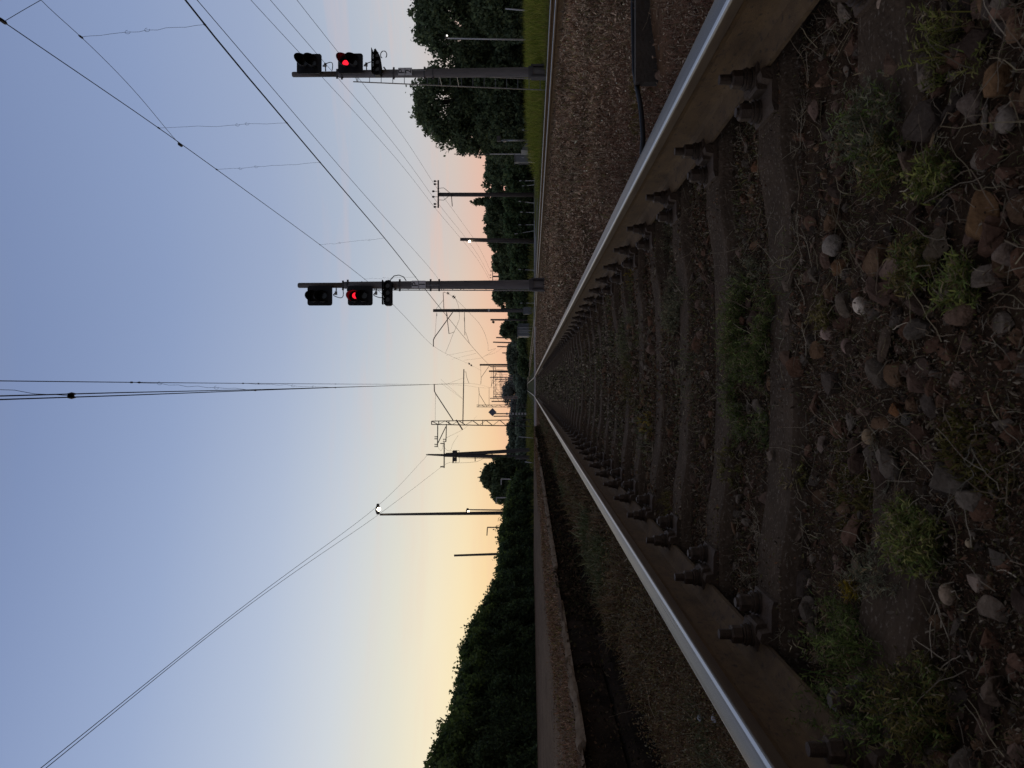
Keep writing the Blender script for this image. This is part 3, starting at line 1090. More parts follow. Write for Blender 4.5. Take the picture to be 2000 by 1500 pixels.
# --- green grass bank behind the neighbouring track
r_ = np.random.default_rng(37)
vb = VB()
n = 60000
Y = 10 + r_.random(n) ** 1.2 * 24.5
X = X2(Y) + 1.9 + r_.random(n) ** 1.5 * 12
keep = ~((np.abs(Y - 21.5) < .7) & (X < 9.6) & (X > 8.5)) & (Y < 34 - .0 * X) & ~((Y > 32.5) & (X > 9.0))
X, Y = X[keep], Y[keep]
n = len(X)
P = np.stack([X, Y, gz(X, Y)], -1)
dd = X - X2(Y)
h = .10 + .28 * sstep(1.9, 3.6, dd)
g1 = pick(r_, [(.23, .31, .055), (.30, .36, .075), (.18, .26, .055), (.34, .34, .11)], n, .25)
br = pick(r_, [(.15, .13, .07), (.12, .11, .06)], n, .25)
wb = (1 - sstep(1.9, 2.6, dd))[:, None] * .7
vb.blades(r_, P, h * r_.uniform(.7, 1.6, n), r_.uniform(.007, .016, n), np.abs(r_.normal(.15, .18, n)), g1 * (1 - wb) + br * wb, curl=.5)
n = 26000       # verge grass beyond the crossing and along the far side
Y = np.concatenate([r_.uniform(66, 190, n // 2), r_.uniform(33, 90, n // 2)])
X = np.concatenate([r_.uniform(-16, 14, n // 2), r_.uniform(-16, -3.2, n // 2)])
keep = (np.abs(X - XC) > 1.5) & (np.abs(X - X2(Y)) > 1.4) & ~((Y > 56) & (Y < 65))
X, Y = X[keep], Y[keep]
n = len(X)
P = np.stack([X, Y, gz(X, Y)], -1)
vb.blades(r_, P, r_.uniform(.25, .7, n) * np.clip(np.abs(X - XC) / 5, .35, 1.2), r_.uniform(.03, .09, n), np.abs(r_.normal(.2, .2, n)), pick(r_, [(.15, .18, .05), (.19, .20, .08), (.11, .135, .045)], n, .25))
tag(vb.build('grass', M['weed']), 'bright green grass bank behind the neighbouring track and verges beyond', 'grass', kind='stuff')


# --- single weeds: clumps one can point at
def weed_clump(px, py, wpx, hpx, height, nst, pal, label, feather=True, name='weed_clump', z=-.21):
    p = on_z(px, py, z)
    y = p[1]
    rx = wpx / 2 * y / FPX
    ryy = max(.5 * hpx * y * y / (FPX * (.43 - z)), .03)
    ob_x, ob_y = p[0], y
    vb = VB()
    r = np.random.default_rng(abs(hash((px, py))) % 2 ** 31 if False else px * 7919 + py)
    N = int(nst * (1.5 if hpx < 100 and wpx > 115 else .85))
    height *= 1.15
    a = r.uniform(0, 2 * PI, N)
    q = np.sqrt(r.random(N)) * (.85 + .3 * np.sin(a * 3 + px) * np.sin(a * 2 + py)) + np.abs(r.normal(0, .1, N))
    bx = np.cos(a) * q * rx
    by = np.sin(a) * q * ryy
    kp = vnoise(ob_x + bx, ob_y + by, 9, px % 97) + r.normal(0, .12, N) > -.12
    bx, by, a, q = bx[kp], by[kp], a[kp], q[kp]
    N = len(bx)
    z0 = gz(ob_x + bx, ob_y + by) - float(gz(ob_x, ob_y))
    hs = height * r.uniform(.45, 1.1, N) * (1 - .45 * q ** 2)
    tilt = np.clip(q * .7 + r.normal(0, .25, N), 0, 1.3)
    da = a + r.normal(0, .7, N)
    PP, cols = [], []
    K = 13 if feather else 1
    tips = np.stack([np.cos(da) * np.sin(tilt), np.sin(da) * np.sin(tilt), np.cos(tilt)], -1)
    base = np.stack([bx, by, z0], -1)
    cst = jit(r, pal[0], N, .2)
    # stems
    vb.blades(r, base, hs, np.full(N, .0022), tilt, np.clip(cst * .9, 0, 1), curl=.15)
    if feather:
        t = np.tile(np.linspace(.15, 1, K), (N, 1))
        Pn = base[:, None, :] + tips[:, None, :] * (hs[:, None] * t)[..., None]
        Pn = Pn.reshape(-1, 3)
        c = pick(r, pal, len(Pn), .32)
        dd_ = r.random(len(Pn)) < .22
        c[dd_] = pick(r, [(.24, .19, .12), (.18, .14, .08), (.28, .24, .16)], int(dd_.sum()), .25)
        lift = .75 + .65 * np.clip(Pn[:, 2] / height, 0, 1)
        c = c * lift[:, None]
        for rep in range(2):
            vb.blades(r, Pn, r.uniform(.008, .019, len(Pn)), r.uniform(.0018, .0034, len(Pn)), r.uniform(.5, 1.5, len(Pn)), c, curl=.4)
    else:
        for rep in range(4):
            vb.blades(r, base + r.normal(0, .004, (N, 3)) * A([1, 1, 0]), hs * r.uniform(.4, 1, N), r.uniform(.003, .006, N), np.clip(tilt + r.normal(0, .3, N), 0, 1.4), pick(r, pal, N, .25), curl=.8)
    o = vb.build(name, M['weed'])
    o.location = (ob_x, ob_y, float(gz(ob_x, ob_y)))
    tag(o, label, 'weed', 'single weeds growing in the track')
    return o


GR = [(.12, .165, .05), (.16, .205, .065), (.095, .135, .045), (.19, .22, .085)]
GY = [(.16, .17, .115), (.20, .205, .14), (.125, .14, .085), (.235, .23, .165)]
YL = [(.32, .24, .03), (.42, .31, .035), (.20, .175, .04)]
LG = [(.22, .235, .07), (.17, .195, .055), (.27, .26, .10)]
OL = [(.14, .125, .04), (.19, .155, .06), (.11, .10, .035)]
weed_clump(1455, 640, 190, 95, .075, 420, GR, 'largest bright green feathery weed patch between two sleepers, centre')
weed_clump(1450, 790, 170, 90, .06, 260, GR[:3] + GY[:1], 'darker green weed patch continuing left of the bright one')
weed_clump(1450, 545, 60, 80, .055, 80, GY, 'grey green weed at the right end of the long green patch')
weed_clump(1312, 590, 130, 38, .06, 220, GY, 'silvery grey green weed strip one gap behind the bright green patch')
weed_clump(1290, 465, 90, 45, .07, 150, GY, 'grey green weed growing along the right rail between bolts')
weed_clump(1270, 415, 50, 40, .08, 110, GY, 'grey green weed touching the web of the right rail')
weed_clump(1222, 655, 120, 40, .07, 220, GY[:2] + GR[:1], 'grey green weed patch farther up the track, right of centre')
weed_clump(1228, 760, 140, 26, .06, 140, OL + GY[:1], 'olive weed patch farther up the track, left of the grey green one')
weed_clump(1222, 545, 40, 24, .06, 70, YL, 'small yellow flowering weed near the right rail fastenings')
weed_clump(1262, 825, 60, 22, .04, 80, YL, 'yellow mossy weed line left of the track middle')
weed_clump(1290, 965, 80, 45, .05, 150, YL[2:] + OL, 'yellow green mossy weed beside the left rail fastenings')
weed_clump(1245, 910, 70, 20, .04, 80, OL, 'low olive weed just behind the yellow green moss on the left')
weed_clump(1705, 1330, 230, 190, .13, 420, GR[:3], 'biggest dark green feathery weed at the lower left beside the rail')
weed_clump(1640, 1440, 110, 120, .11, 150, GR[:3], 'dark green weed at the left edge against the left rail')
weed_clump(1830, 1390, 150, 130, .09, 170, GR[:1] + OL, 'dark olive weed spreading below the biggest green one')
weed_clump(1785, 1050, 110, 90, .06, 170, LG + GR[:2], 'light green bushy tuft at the bottom, left of centre')
weed_clump(1712, 1130, 60, 90, .07, 60, GY, 'thin grey weed with narrow leaves right of the big green one')
weed_clump(1650, 1155, 30, 40, .03, 40, YL, 'tiny yellow flowering weed beside a sleeper at the lower left')
weed_clump(1715, 240, 130, 110, .08, 130, GY[:2] + GR[:1], 'grey green feathery weed over the buried sleeper at the right')
weed_clump(1745, 330, 70, 70, .06, 70, GR[:2] + OL, 'green weed with woody stalks left of the grey feathery one')
weed_clump(1890, 70, 110, 120, .09, 110, LG, 'yellowish green leafy weed at the lower right corner')
weed_clump(1865, 340, 70, 60, .06, 60, LG[:2] + GR[:1], 'small fresh green weed at the bottom right among stones')
weed_clump(1840, 510, 90, 80, .05, 90, OL + GR[:1], 'olive green weed growing over stones at the bottom')
weed_clump(1935, 560, 70, 60, .05, 70, LG[:2] + GR[:2], 'fresh green weed at the bottom edge near the rounded brown stone')
weed_clump(1480, 205, 40, 50, .05, 60, GY, 'grey green sprig beside the nearest right rail clip')
weed_clump(1620, 615, 50, 50, .04, 40, OL, 'low olive sprig above the round white pebble')
weed_clump(1900, 900, 220, 120, .03, 260, OL, 'dark olive moss carpet in the bottom middle', feather=False)
weed_clump(1650, 960, 240, 120, .03, 240, OL, 'olive moss carpet left of the middle in the foreground', feather=False)
weed_clump(1415, 905, 90, 30, .045, 80, OL + LG[:1], 'small olive weed between sleepers, left of the track middle')
weed_clump(1530, 925, 60, 40, .04, 50, OL + LG[:1], 'small olive weed beside the sleeper carrying the grey stone')
weed_clump(1240, 215, 120, 24, .05, 110, YL[2:] + OL, 'yellowish weed patch in the brown strip outside the right rail', z=-.12)


# --- dry branching twigs
def twig(px, py, span, n_br, label, z=-.2, zs=.3, colr=(.34, .27, .20), seed=0, rad=.0011):
    p = on_z(px, py, z)
    r = np.random.default_rng(px * 31 + py + seed)
    L = span * p[1] / FPX
    vb = VB()
    a0 = r.uniform(0, 2 * PI)

    def grow(q, d, l, rr, lev):
        k = 6
        pts = [q]
        dd = d.copy()
        for i in range(k):
            dd = dd + r.normal(0, .22, 3) * A([1, 1, zs])
            dd /= np.linalg.norm(dd)
            pts.append(pts[-1] + dd * l / k)
        vb.tube(pts, np.linspace(rr, rr * .45, len(pts)), A(colr) * r.uniform(.7, 1.2), 3)
        if lev > 0:
            for b in range(n_br):
                i = r.integers(1, k)
                nd = dd + r.normal(0, .8, 3) * A([1, 1, zs])
                nd[2] = abs(nd[2]) * .6
                nd /= np.linalg.norm(nd)
                grow(pts[i], nd, l * r.uniform(.3, .6), rr * .6, lev - 1)

    d = A([math.cos(a0), math.sin(a0), .25])
    grow(A([0., 0, .006]), d / np.linalg.norm(d), L, rad, 2)
    d = -d * A([1, 1, -1]) + A([.3, .2, 0])
    grow(A([0., 0, .006]), d / np.linalg.norm(d), L * .6, rad, 2)
    o = vb.build('dry_twig', M['dry'])
    o.location = (p[0], p[1], float(gz(p[0], p[1])) + .012)
    return tag(o, label, 'twig', 'dry twigs in the track')


twig(1550, 285, 90, 5, 'pale branching dry twig between the pale cream stone and the yellow stone', seed=2)
twig(1555, 470, 110, 4, 'long curved pale twig lying across the first bare sleeper, right of centre', seed=3)
twig(1590, 520, 80, 3, 'thin dry twig beside the grey stone at the sleeper edge', seed=4)
twig(1480, 1065, 90, 6, 'tangle of pale dry twigs beside the left rail screws', seed=5)
twig(1465, 1120, 90, 6, 'second tangle of dry twigs left of the sleeper with the grey stone', seed=6)
twig(1540, 1000, 120, 3, 'long bent twig crossing two sleepers at the left', seed=7)
twig(1530, 1190, 110, 4, 'branching dry twig in front of the left rail bolt', seed=8)
twig(1720, 740, 90, 4, 'reddish dry stalk standing over the big dark slab', colr=(.2, .12, .09), seed=9)
twig(1810, 300, 120, 3, 'straw coloured stalk leaning over the small yellow stone', colr=(.27, .22, .15), seed=10)
twig(1730, 930, 90, 4, 'forked straw stalks below the smooth tan pebble', colr=(.22, .19, .14), seed=11)
twig(1255, 130, 110, 5, 'tangled pale twigs beside the black board outside the right rail', z=-.13, seed=12, zs=.6)
twig(1460, 110, 100, 3, 'thin dry stalk leaning against the web of the right rail', seed=13, zs=.9)
twig(1270, 905, 70, 5, 'small heap of dry twigs by the left rail, farther up the track', seed=14)
twig(1335, 425, 60, 4, 'dry twig beside the silvery weed strip at the right', seed=15)
twig(1370, 560, 80, 4, 'thin reddish twig across the gap in front of the third sleeper', colr=(.2, .13, .1), seed=16)
twig(1335, 720, 60, 5, 'dry twig tangle in the middle of the track, behind the green patch', seed=17)
twig(1900, 930, 150, 3, 'faint thin stalk over the moss at the bottom', colr=(.17, .14, .11), seed=18)
twig(1310, 1250, 130, 4, 'long thin stalks rising from the reddish weeds outside the left rail', z=-.2, seed=19, zs=.9, rad=.0016)
twig(1260, 1420, 150, 4, 'branching dry stalks in front of the dark platform wall', z=-.28, seed=20, zs=.9, rad=.0016)
twig(1110, 1370, 110, 3, 'bare branching stalk standing on the platform edge', z=.2, seed=22, zs=.9, rad=.0022)
# anonymous small stalks are part of the litter look
r_ = np.random.default_rng(77)
vb = VB()
for k in range(1500):
    y = .8 + r_.random() ** 1.5 * 4.5
    x = XC + r_.uniform(-.72, .72)
    if k > 1050:
        y = 1.5 + r_.random() ** 1.4 * 9
        x = r_.uniform(-1.6, -.88) if k % 2 else r_.uniform(.98, 2.6)
    q = A([x, y, float(gz(x, y)) + .02])
    d = r_.normal(size=3) * A([1, 1, .25])
    d[2] = abs(d[2])
    d /= np.linalg.norm(d)
    l = r_.uniform(.03, .10) * (1.15 if k <= 1050 else 1.9)
    if k > 1050:
        d[2] = d[2] * 2.2 + .2
    pts = [q]
    for i in range(5):
        d = d + r_.normal(0, .3, 3) * A([1, 1, .4])
        d /= np.linalg.norm(d)
        pts.append(pts[-1] + d * l / 5)
    pts = A(pts)
    pts[:, 2] = np.maximum(pts[:, 2], gz(pts[:, 0], pts[:, 1]) + .004)
    vb.tube(pts, np.linspace(.0009, .0005, 6), pick(r_, [(.32, .25, .19), (.20, .14, .10), (.26, .20, .13)], 1)[0], 3)
tag(vb.build('dry_stalks', M['dry']), 'thin dry stalks scattered over the stones', 'litter', kind='stuff')

# --- litter, board, cable outside the rails
r_ = np.random.default_rng(91)
for px, py, s, lab in ((1372, 1403, .02, 'crumpled white paper scrap in the weeds outside the left rail'), (1400, 1403, .018, 'second white scrap closer to the left rail')):
    p = on_z(px, py, -.16)
    V = rock_shape(r_, ico2[0], 8, .22, (s, s * .7, s * .45), .35)
    o = link('paper_scrap', np_mesh('paper_scrap', V, [ico2[1]]), M['paper'])
    o.location = (p[0], p[1], -.15)
    o.rotation_euler = (0, 0, r_.uniform(0, 3))
    tag(o, lab, 'litter', 'paper scraps')

board = thing('cable_board', 'black tarred board lying on edge in the weeds outside the right rail', 'board', tuple(on_z(1275, 80, -.13)))
b0 = A(board.location)
e1 = at(1275, 158, b0[1]) - b0
MB().box((.27, .0, .03), (.93, .05, .10), rz=0.0).build('plank', M['board'], board)
pts = [at(1236, -40, 3.45), at(1237, 40, 3.45), at(1238, 100, 3.45), at(1239, 140, 3.45), at(1243, 165, 3.4), at(1250, 200, 3.3), at(1254, 235, 3.25), at(1256, 270, 3.2), at(1254, 300, 3.15), at(1262, 318, 3.1)]
tag(MB().tube(pts, .011, 8).build('cable', M['black_rubber'], smooth=True), 'black cable along the board curving towards the right rail', 'cable')
bx = thing('cable_box', 'small dark cable box in the brown weeds between the tracks', 'box', tuple(at(1058, 645, 42)))
MB().box((0, 0, .12), (.28, .28, .26)).build('box_body', M['board'], bx)
MB().box((0, 0, .265), (.34, .34, .03)).build('lid', M['board'], bx)


# ------------------------------------------------------------------ trees and shrubs
def tree(px_y, top, hw, Y, label, leaf=.28, n=5000, base=1042, cols=((.045, .07, .028), (.06, .085, .035), (.032, .05, .022)), kind='round', group=None, seed=0, crown_from=.12, name='tree', cat='tree', loose=0.0, dens=1.0, shoots=0):
    r = np.random.default_rng(int(px_y * 13 + Y * 7 + seed) % 2 ** 31)
    b = at(base, px_y, Y)
    zb = float(gz(b[0], Y))
    H = at(top, px_y, Y)[2] - zb
    W = hw * Y / FPX
    t = thing(name, label, cat, (b[0], Y, zb - .05), group)
    mb = MB()
    lean = r.normal(0, .04, 2)
    k = 7
    zz_ = np.linspace(0, H * .88, k)
    tr = np.stack([lean[0] * zz_ + r.normal(0, .05, k) * (zz_ / H), lean[1] * zz_ + r.normal(0, .05, k) * (zz_ / H), zz_], -1)
    mb.tube(tr, np.linspace(.03 * H + .03, .008 * H, k), 7)
    blobs = []
    nb = int((46 if loose > .4 else 58) * (1 if kind == 'round' else 1.5))
    for i in range(nb):
        f = crown_from + (1 - crown_from) * r.random() ** .8
        if kind == 'round':
            prof_ = math.sqrt(max(0, 1 - ((f - .52) / .52) ** 2)) * .85 + .1
        elif kind == 'shrub':
            prof_ = math.sqrt(max(0, 1 - (max(f, .25) - .25) ** 2 / .62)) * .95
        else:
            prof_ = (1 - f) * .95 + .06
        a = r.uniform(0, 2 * PI)
        q = math.sqrt(r.random()) * prof_ * W
        br = r.uniform(.10, .34 if loose < .4 else .27) * W * (.5 + .5 * prof_)
        if kind == 'round' and i % 5 == 0:
            q *= 1.18
            f = min(1.0, f * 1.05)
            br *= .6
        c = A([math.cos(a) * q, math.sin(a) * q, min(f * H, H - br * .75)])
        blobs.append((c, br))
        i0 = int(np.clip(f * .6 * k, 0, k - 1))
        mid = (tr[i0] + c) / 2 + A([0, 0, .05 * H])
        mb.tube([tr[i0], mid, c], [.012 * H * .6 + .008, .009 * H * .5 + .006, .004], 5)
    mb.build('trunk', M['bark'], t)
    vb = VB()
    rs_ = A([q for _, q in blobs])
    pr = rs_ ** 2 / (rs_ ** 2).sum()
    nn = int(n * dens * 1.9)
    ch = r.choice(len(blobs), nn, p=pr)
    cen = A([c for c, _ in blobs])[ch]
    d = r.normal(size=(nn, 3))
    d /= np.linalg.norm(d, axis=1)[:, None]
    ne = int(nn * .55)
    fe = crown_from + (1 - crown_from) * r.random(ne * 3) ** .85
    ae = r.uniform(0, 2 * PI, ne * 3)
    if kind == 'round':
        pe = np.sqrt(np.clip(1 - ((fe - .52) / .52) ** 2, 0, 1)) * .9 + .08
    elif kind == 'shrub':
        pe = np.sqrt(np.clip(1 - (np.maximum(fe, .25) - .25) ** 2 / .62, 0, 1)) * .95
    else:
        pe = (1 - fe) * .95 + .06
    p0, p1_, p2_ = r.uniform(0, 6, 3)
    wob = 1 + .13 * np.sin(ae * 3 + fe * 7 + p0) + .10 * np.sin(ae * 5 - fe * 13 + p1_) + .07 * np.sin(ae * 9 + fe * 23 + p2_)
    qe = pe * wob * W * (1.12 - .8 * r.random(ne * 3) ** 1.7) + r.normal(0, .035, ne * 3) * W
    Pe = np.stack([np.cos(ae) * qe, np.sin(ae) * qe, fe * H * (1 + .03 * np.sin(ae * 4 + p0)) + r.normal(0, .02, ne * 3) * H], -1)
    gap = np.sin(Pe[:, 0] / W * 5 + p0) * np.sin(Pe[:, 2] / W * 6 + p1_) + .6 * np.sin(Pe[:, 1] / W * 9 + p2_) * np.sin(Pe[:, 2] / W * 11 + p0)
    sel = np.where(gap + r.normal(0, .25, ne * 3) > (-.15 if loose > .2 else -.6))[0][:ne]
    Pe = Pe[sel]
    Pe[:, 2] = np.maximum(Pe[:, 2], .02)
    ne = len(Pe)
    ce = pick(r, cols, ne, .3) * ((.75 + .9 * np.clip(Pe[:, 2] / H, 0, 1)) * 1.15)[:, None]  # leaf colour lightened with height, painting light on the upper crown
    le = leaf * r.uniform(.5, 1.15, ne)
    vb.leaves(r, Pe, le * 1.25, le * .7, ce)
    rad = rs_[ch] * (1.12 - .95 * r.random(nn) ** 1.2 + (.35 + loose) * np.abs(r.normal(0, .35, nn)))
    P = cen + d * rad[:, None] * A([1, 1, .85])
    P[:, 2] = np.maximum(P[:, 2], .02)
    ph = r.uniform(0, 6)
    shade = 1.0 + 1.15 * np.clip((d[:, 2] + 1) / 2, 0, 1) * (.6 + .6 * P[:, 2] / H)  # brighter leaf colour on upward sides and tops stands for sky light
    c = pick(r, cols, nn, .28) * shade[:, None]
    ls = leaf * r.uniform(.6, 1.3, nn)
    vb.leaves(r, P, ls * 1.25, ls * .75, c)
    if shoots:
        for k in range(shoots):
            q = A([r.uniform(-W, W) * .9, r.uniform(-W, W) * .6, 0])
            q[2] = H * (1 - .30 * (q[0] / W) ** 2) * r.uniform(.90, 1.0)
            d = A([r.normal(0, .35), r.normal(0, .35), 1])
            d /= np.linalg.norm(d)
            l = r.uniform(.15, .42)
            pts = A([q, q + d * l * .5, q + d * l + A([r.normal(0, .05), 0, 0])])
            vb.tube(pts, [.006, .004, .002], (.05, .05, .03), 3)
            nl = 18
            tt = r.random(nl)
            Pp = q + d * (tt * l)[:, None] + r.normal(0, .06, (nl, 3))
            vb.leaves(r, Pp, r.uniform(.07, .17, nl), r.uniform(.05, .11, nl), pick(r, [(.12, .17, .045), (.15, .20, .05), (.09, .13, .04)], nl, .25))  # lighter greens paint the backlit look of the top shoots
    vb.build('crown', M['leaf'], t)
    return t


DG = ((.075, .10, .05), (.10, .125, .06), (.055, .075, .04))
HZ = ((.085, .105, .075), (.105, .125, .085), (.07, .088, .062))  # greyer, lighter greens: haze painted into the far foliage
HZ2 = ((.14, .15, .13), (.165, .17, .145), (.115, .125, .11))  # palest set, stronger haze painted in for the farthest trees
g = 'trees on the right behind the grass'
tree(28, 812, 82, 52, 'large broadleaf tree at the right edge behind the white lamp post', .27, 9000, cols=DG, group=g, loose=.5, crown_from=.2, seed=1)
tree(-75, 835, 90, 50, 'broadleaf tree cut off by the right edge of the photograph', .27, 7000, cols=DG, group=g, loose=.3)
tree(200, 815, 82, 57, 'tall spreading broadleaf tree between the P2 signal and the open sky', .27, 11000, cols=DG, group=g, loose=.55, crown_from=.15, seed=3)
tree(262, 890, 42, 58, 'drooping side crown left of the tall spreading tree', .25, 3800, cols=DG, group=g, loose=.9)
tree(128, 890, 42, 62, 'small tree seen behind the mast of the P2 signal', .25, 3800, cols=DG, group=g, loose=.5)
tree(75, 905, 60, 60, 'dark bush below the lit white lamp post', .3, 4500, cols=DG, kind='shrub', group=g, crown_from=.05, name='bush', cat='bush')
tree(15, 925, 60, 49, 'dark bush at the right edge above the tall grass', .28, 4500, cols=DG, kind='shrub', group=g, crown_from=.05, name='bush', cat='bush')
tree(170, 930, 55, 54, 'dark bush under the tall spreading tree', .28, 4500, cols=DG, kind='shrub', group=g, crown_from=.05, name='bush', cat='bush')
tree(235, 945, 50, 55, 'dark bush right of the grey cabinet', .28, 4200, cols=DG, kind='shrub', group=g, crown_from=.05, name='bush', cat='bush')
g = 'tree line behind the asphalt'
ROW = [(285, 955, 32, 78, 'round', 'dark tree behind the post with the lamp head, right of the cabinet'),
       (318, 950, 30, 82, 'round', 'dark tree directly behind the grey cabinet'),
       (352, 946, 28, 86, 'round', 'dense tree right of the pole with the crossarm'),
       (394, 925, 24, 92, 'cone', 'pointed tree just left of the pole with the crossarm'),
       (410, 950, 26, 88, 'round', 'low dense tree at the foot of the pointed one'),
       (438, 947, 30, 90, 'round', 'broad dark tree between the crossarm pole and the lamp pole'),
       (468, 955, 24, 92, 'round', 'dark tree behind the lit lamp pole'),
       (490, 974, 22, 96, 'round', 'lower tree left of the lit lamp pole'),
       (512, 963, 20, 104, 'round', 'rounded tree right of the P1 signal mast, behind the far crossarm pole'),
       (537, 976, 20, 108, 'round', 'tree beside the P1 signal mast on its right'),
       (576, 964, 22, 112, 'round', 'loose tree beside the P1 signal mast on its left'),
       (592, 990, 20, 116, 'round', 'low tree behind the tall concrete catenary mast'),
       (615, 994, 18, 122, 'round', 'low tree between the concrete mast and the unlit lamp'),
       (643, 978, 17, 124, 'round', 'small loose tree above the corrugated shed'),
       (665, 1000, 18, 140, 'round', 'low tree behind the row of bare posts'),
       (693, 990, 20, 150, 'round', 'tree right of the dark mast near the vanishing point'),
       (714, 992, 16, 170, 'round', 'tree behind the dark mast near the vanishing point'),
       (738, 1003, 16, 230, 'round', 'small hazy tree right of the vanishing point')]
for y_, tp, hw, Y_, kd, lab in ROW:
    far_ = Y_ > 135
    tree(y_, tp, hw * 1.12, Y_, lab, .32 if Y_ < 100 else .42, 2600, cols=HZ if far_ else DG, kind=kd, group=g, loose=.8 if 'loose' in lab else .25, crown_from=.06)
for y_, tp, hw, Y_, lab in [(300, 985, 34, 70, 'dark undergrowth bush behind the grey cabinet'), (345, 985, 34, 72, 'dark undergrowth bush right of the crossarm pole'), (392, 985, 34, 76, 'green undergrowth bush left of the crossarm pole'),
                            (440, 985, 36, 78, 'green undergrowth bush right of the lit lamp pole'), (485, 992, 34, 80, 'dark undergrowth bush left of the lit lamp pole'), (530, 998, 32, 92, 'dark undergrowth bush at the P1 signal mast'),
                            (575, 1005, 30, 98, 'green undergrowth bush between P1 mast and concrete mast'), (618, 1010, 22, 112, 'undergrowth bush right of the corrugated shed'), (672, 1012, 26, 120, 'green undergrowth bush left of the corrugated shed'), (712, 1012, 24, 130, 'green undergrowth near the vanishing point')]:
    tree(y_, tp, hw, Y_, lab, .34, 2400, cols=((.055, .08, .032), (.04, .062, .028), (.075, .095, .04)), kind='shrub', group='undergrowth along the tree line', crown_from=.03, name='bush', cat='bush')
g = 'hazy trees beyond the crossing'
for y_, tp, hw, Y_, lab in [(766, 982, 27, 300, 'hazy tall tree straight ahead at the vanishing point'), (745, 994, 18, 320, 'hazy tree just right of the straight ahead one'), (792, 998, 17, 260, 'hazy tree behind the diamond sign'), (812, 996, 16, 250, 'hazy tree between sign and lattice mast'),
                            (838, 991, 18, 230, 'hazy tree just left of the tall lattice mast'), (860, 995, 16, 220, 'hazy tree between lattice mast and twin leg pole'), (882, 990, 18, 210, 'hazy tree behind the twin leg pole'), (903, 993, 18, 180, 'hazy tree left of the twin leg pole')]:
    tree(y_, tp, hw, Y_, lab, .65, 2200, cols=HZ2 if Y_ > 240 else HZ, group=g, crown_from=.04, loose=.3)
for y_, tp, hw, Y_, lab in [(750, 1008, 30, 200, 'hazy bush under the straight ahead tree'), (795, 1010, 26, 190, 'hazy bush right of the diamond sign posts'), (835, 1008, 26, 170, 'bush at the foot of the lattice mast'), (875, 1008, 26, 160, 'bush at the foot of the twin leg pole'), (905, 1006, 20, 130, 'bush left of the twin leg pole')]:
    tree(y_, tp, hw, Y_, lab, .5, 1800, cols=HZ, kind='shrub', group='hazy bushes beyond the crossing', crown_from=.02, name='bush', cat='bush')
tree(930, 942, 30, 66, 'rounded tree standing above the left end of the hedge', .28, 4200, cols=DG, loose=.35, crown_from=.08)
tree(962, 962, 24, 64, 'lower tree next to the rounded one, above the hedge', .26, 2800, cols=DG, loose=.35, crown_from=.08)
# hedge of shrubs behind the platform
HEDGE = [(1560, 825, 75, 19, 'leafy shrub cut off by the left edge of the photograph'), (1492, 842, 62, 20, 'tall leafy shrub at the left edge, highest of the hedge'), (1440, 862, 55, 21.5, 'leafy shrub second from the left edge'),
         (1385, 884, 52, 23, 'leafy shrub third from the left, long shoots on top'), (1335, 892, 48, 24.5, 'dense shrub fourth from the left edge of the hedge'), (1285, 898, 46, 26, 'dense shrub with tall leafy shoots in the middle of the hedge'),
         (1240, 912, 42, 28, 'dense shrub in the middle, hedge top starting to fall'), (1200, 934, 38, 30, 'shrub where the hedge top drops to a step'), (1162, 952, 36, 32.5, 'low shrub beside the leaning bare pole'),
         (1122, 966, 36, 35, 'low shrub at the foot of the leaning bare pole'), (1085, 968, 34, 37, 'low shrub right of the leaning bare pole'), (1048, 970, 34, 39, 'low shrub left of the tall lamp post'), (1012, 978, 32, 41, 'low shrub at the foot of the tall lamp post'),
         (980, 985, 30, 43, 'low shrub right of the tall lamp post'), (952, 993, 26, 46, 'last low shrub at the right end of the hedge')]
for i, (y_, tp, hw, Y_, lab) in enumerate(HEDGE):
    t = tree(y_, tp + 6, hw * 1.3, Y_, lab, .085 + .0028 * (Y_ - 19), 10000 if Y_ < 30 else 6500, base=1046, cols=((.045, .066, .028), (.06, .085, .03), (.034, .05, .022)), kind='shrub', group='shrubs of the hedge behind the platform', crown_from=.0, name='shrub', cat='shrub', loose=.22, shoots=75 if Y_ < 29 else 25)
# low scrub strip behind the hedge base
# ------------------------------------------------------------------ signals
def rounded_rect(w, h, r, n=4):
    pts = []
    for cx, cz, a0 in ((w / 2 - r, h / 2 - r, 0), (-w / 2 + r, h / 2 - r, 90), (-w / 2 + r, -h / 2 + r, 180), (w / 2 - r, -h / 2 + r, 270)):
        for k in range(n + 1):
            a = math.radians(a0 + 90 * k / n)
            pts.append((cx + r * math.cos(a), cz + r * math.sin(a)))
    return pts


def text_mesh(body, size):
    cu = bpy.data.curves.new('t', 'FONT')
    cu.body = body
    cu.size = size
    cu.align_x = 'CENTER'
    cu.align_y = 'CENTER'
    cu.extrude = .002
    ob = bpy.data.objects.new('t', cu)
    C.objects.link(ob)
    dg = bpy.context.evaluated_depsgraph_get()
    me = bpy.data.meshes.new_from_object(ob.evaluated_get(dg))
    bpy.data.objects.remove(ob)
    return me


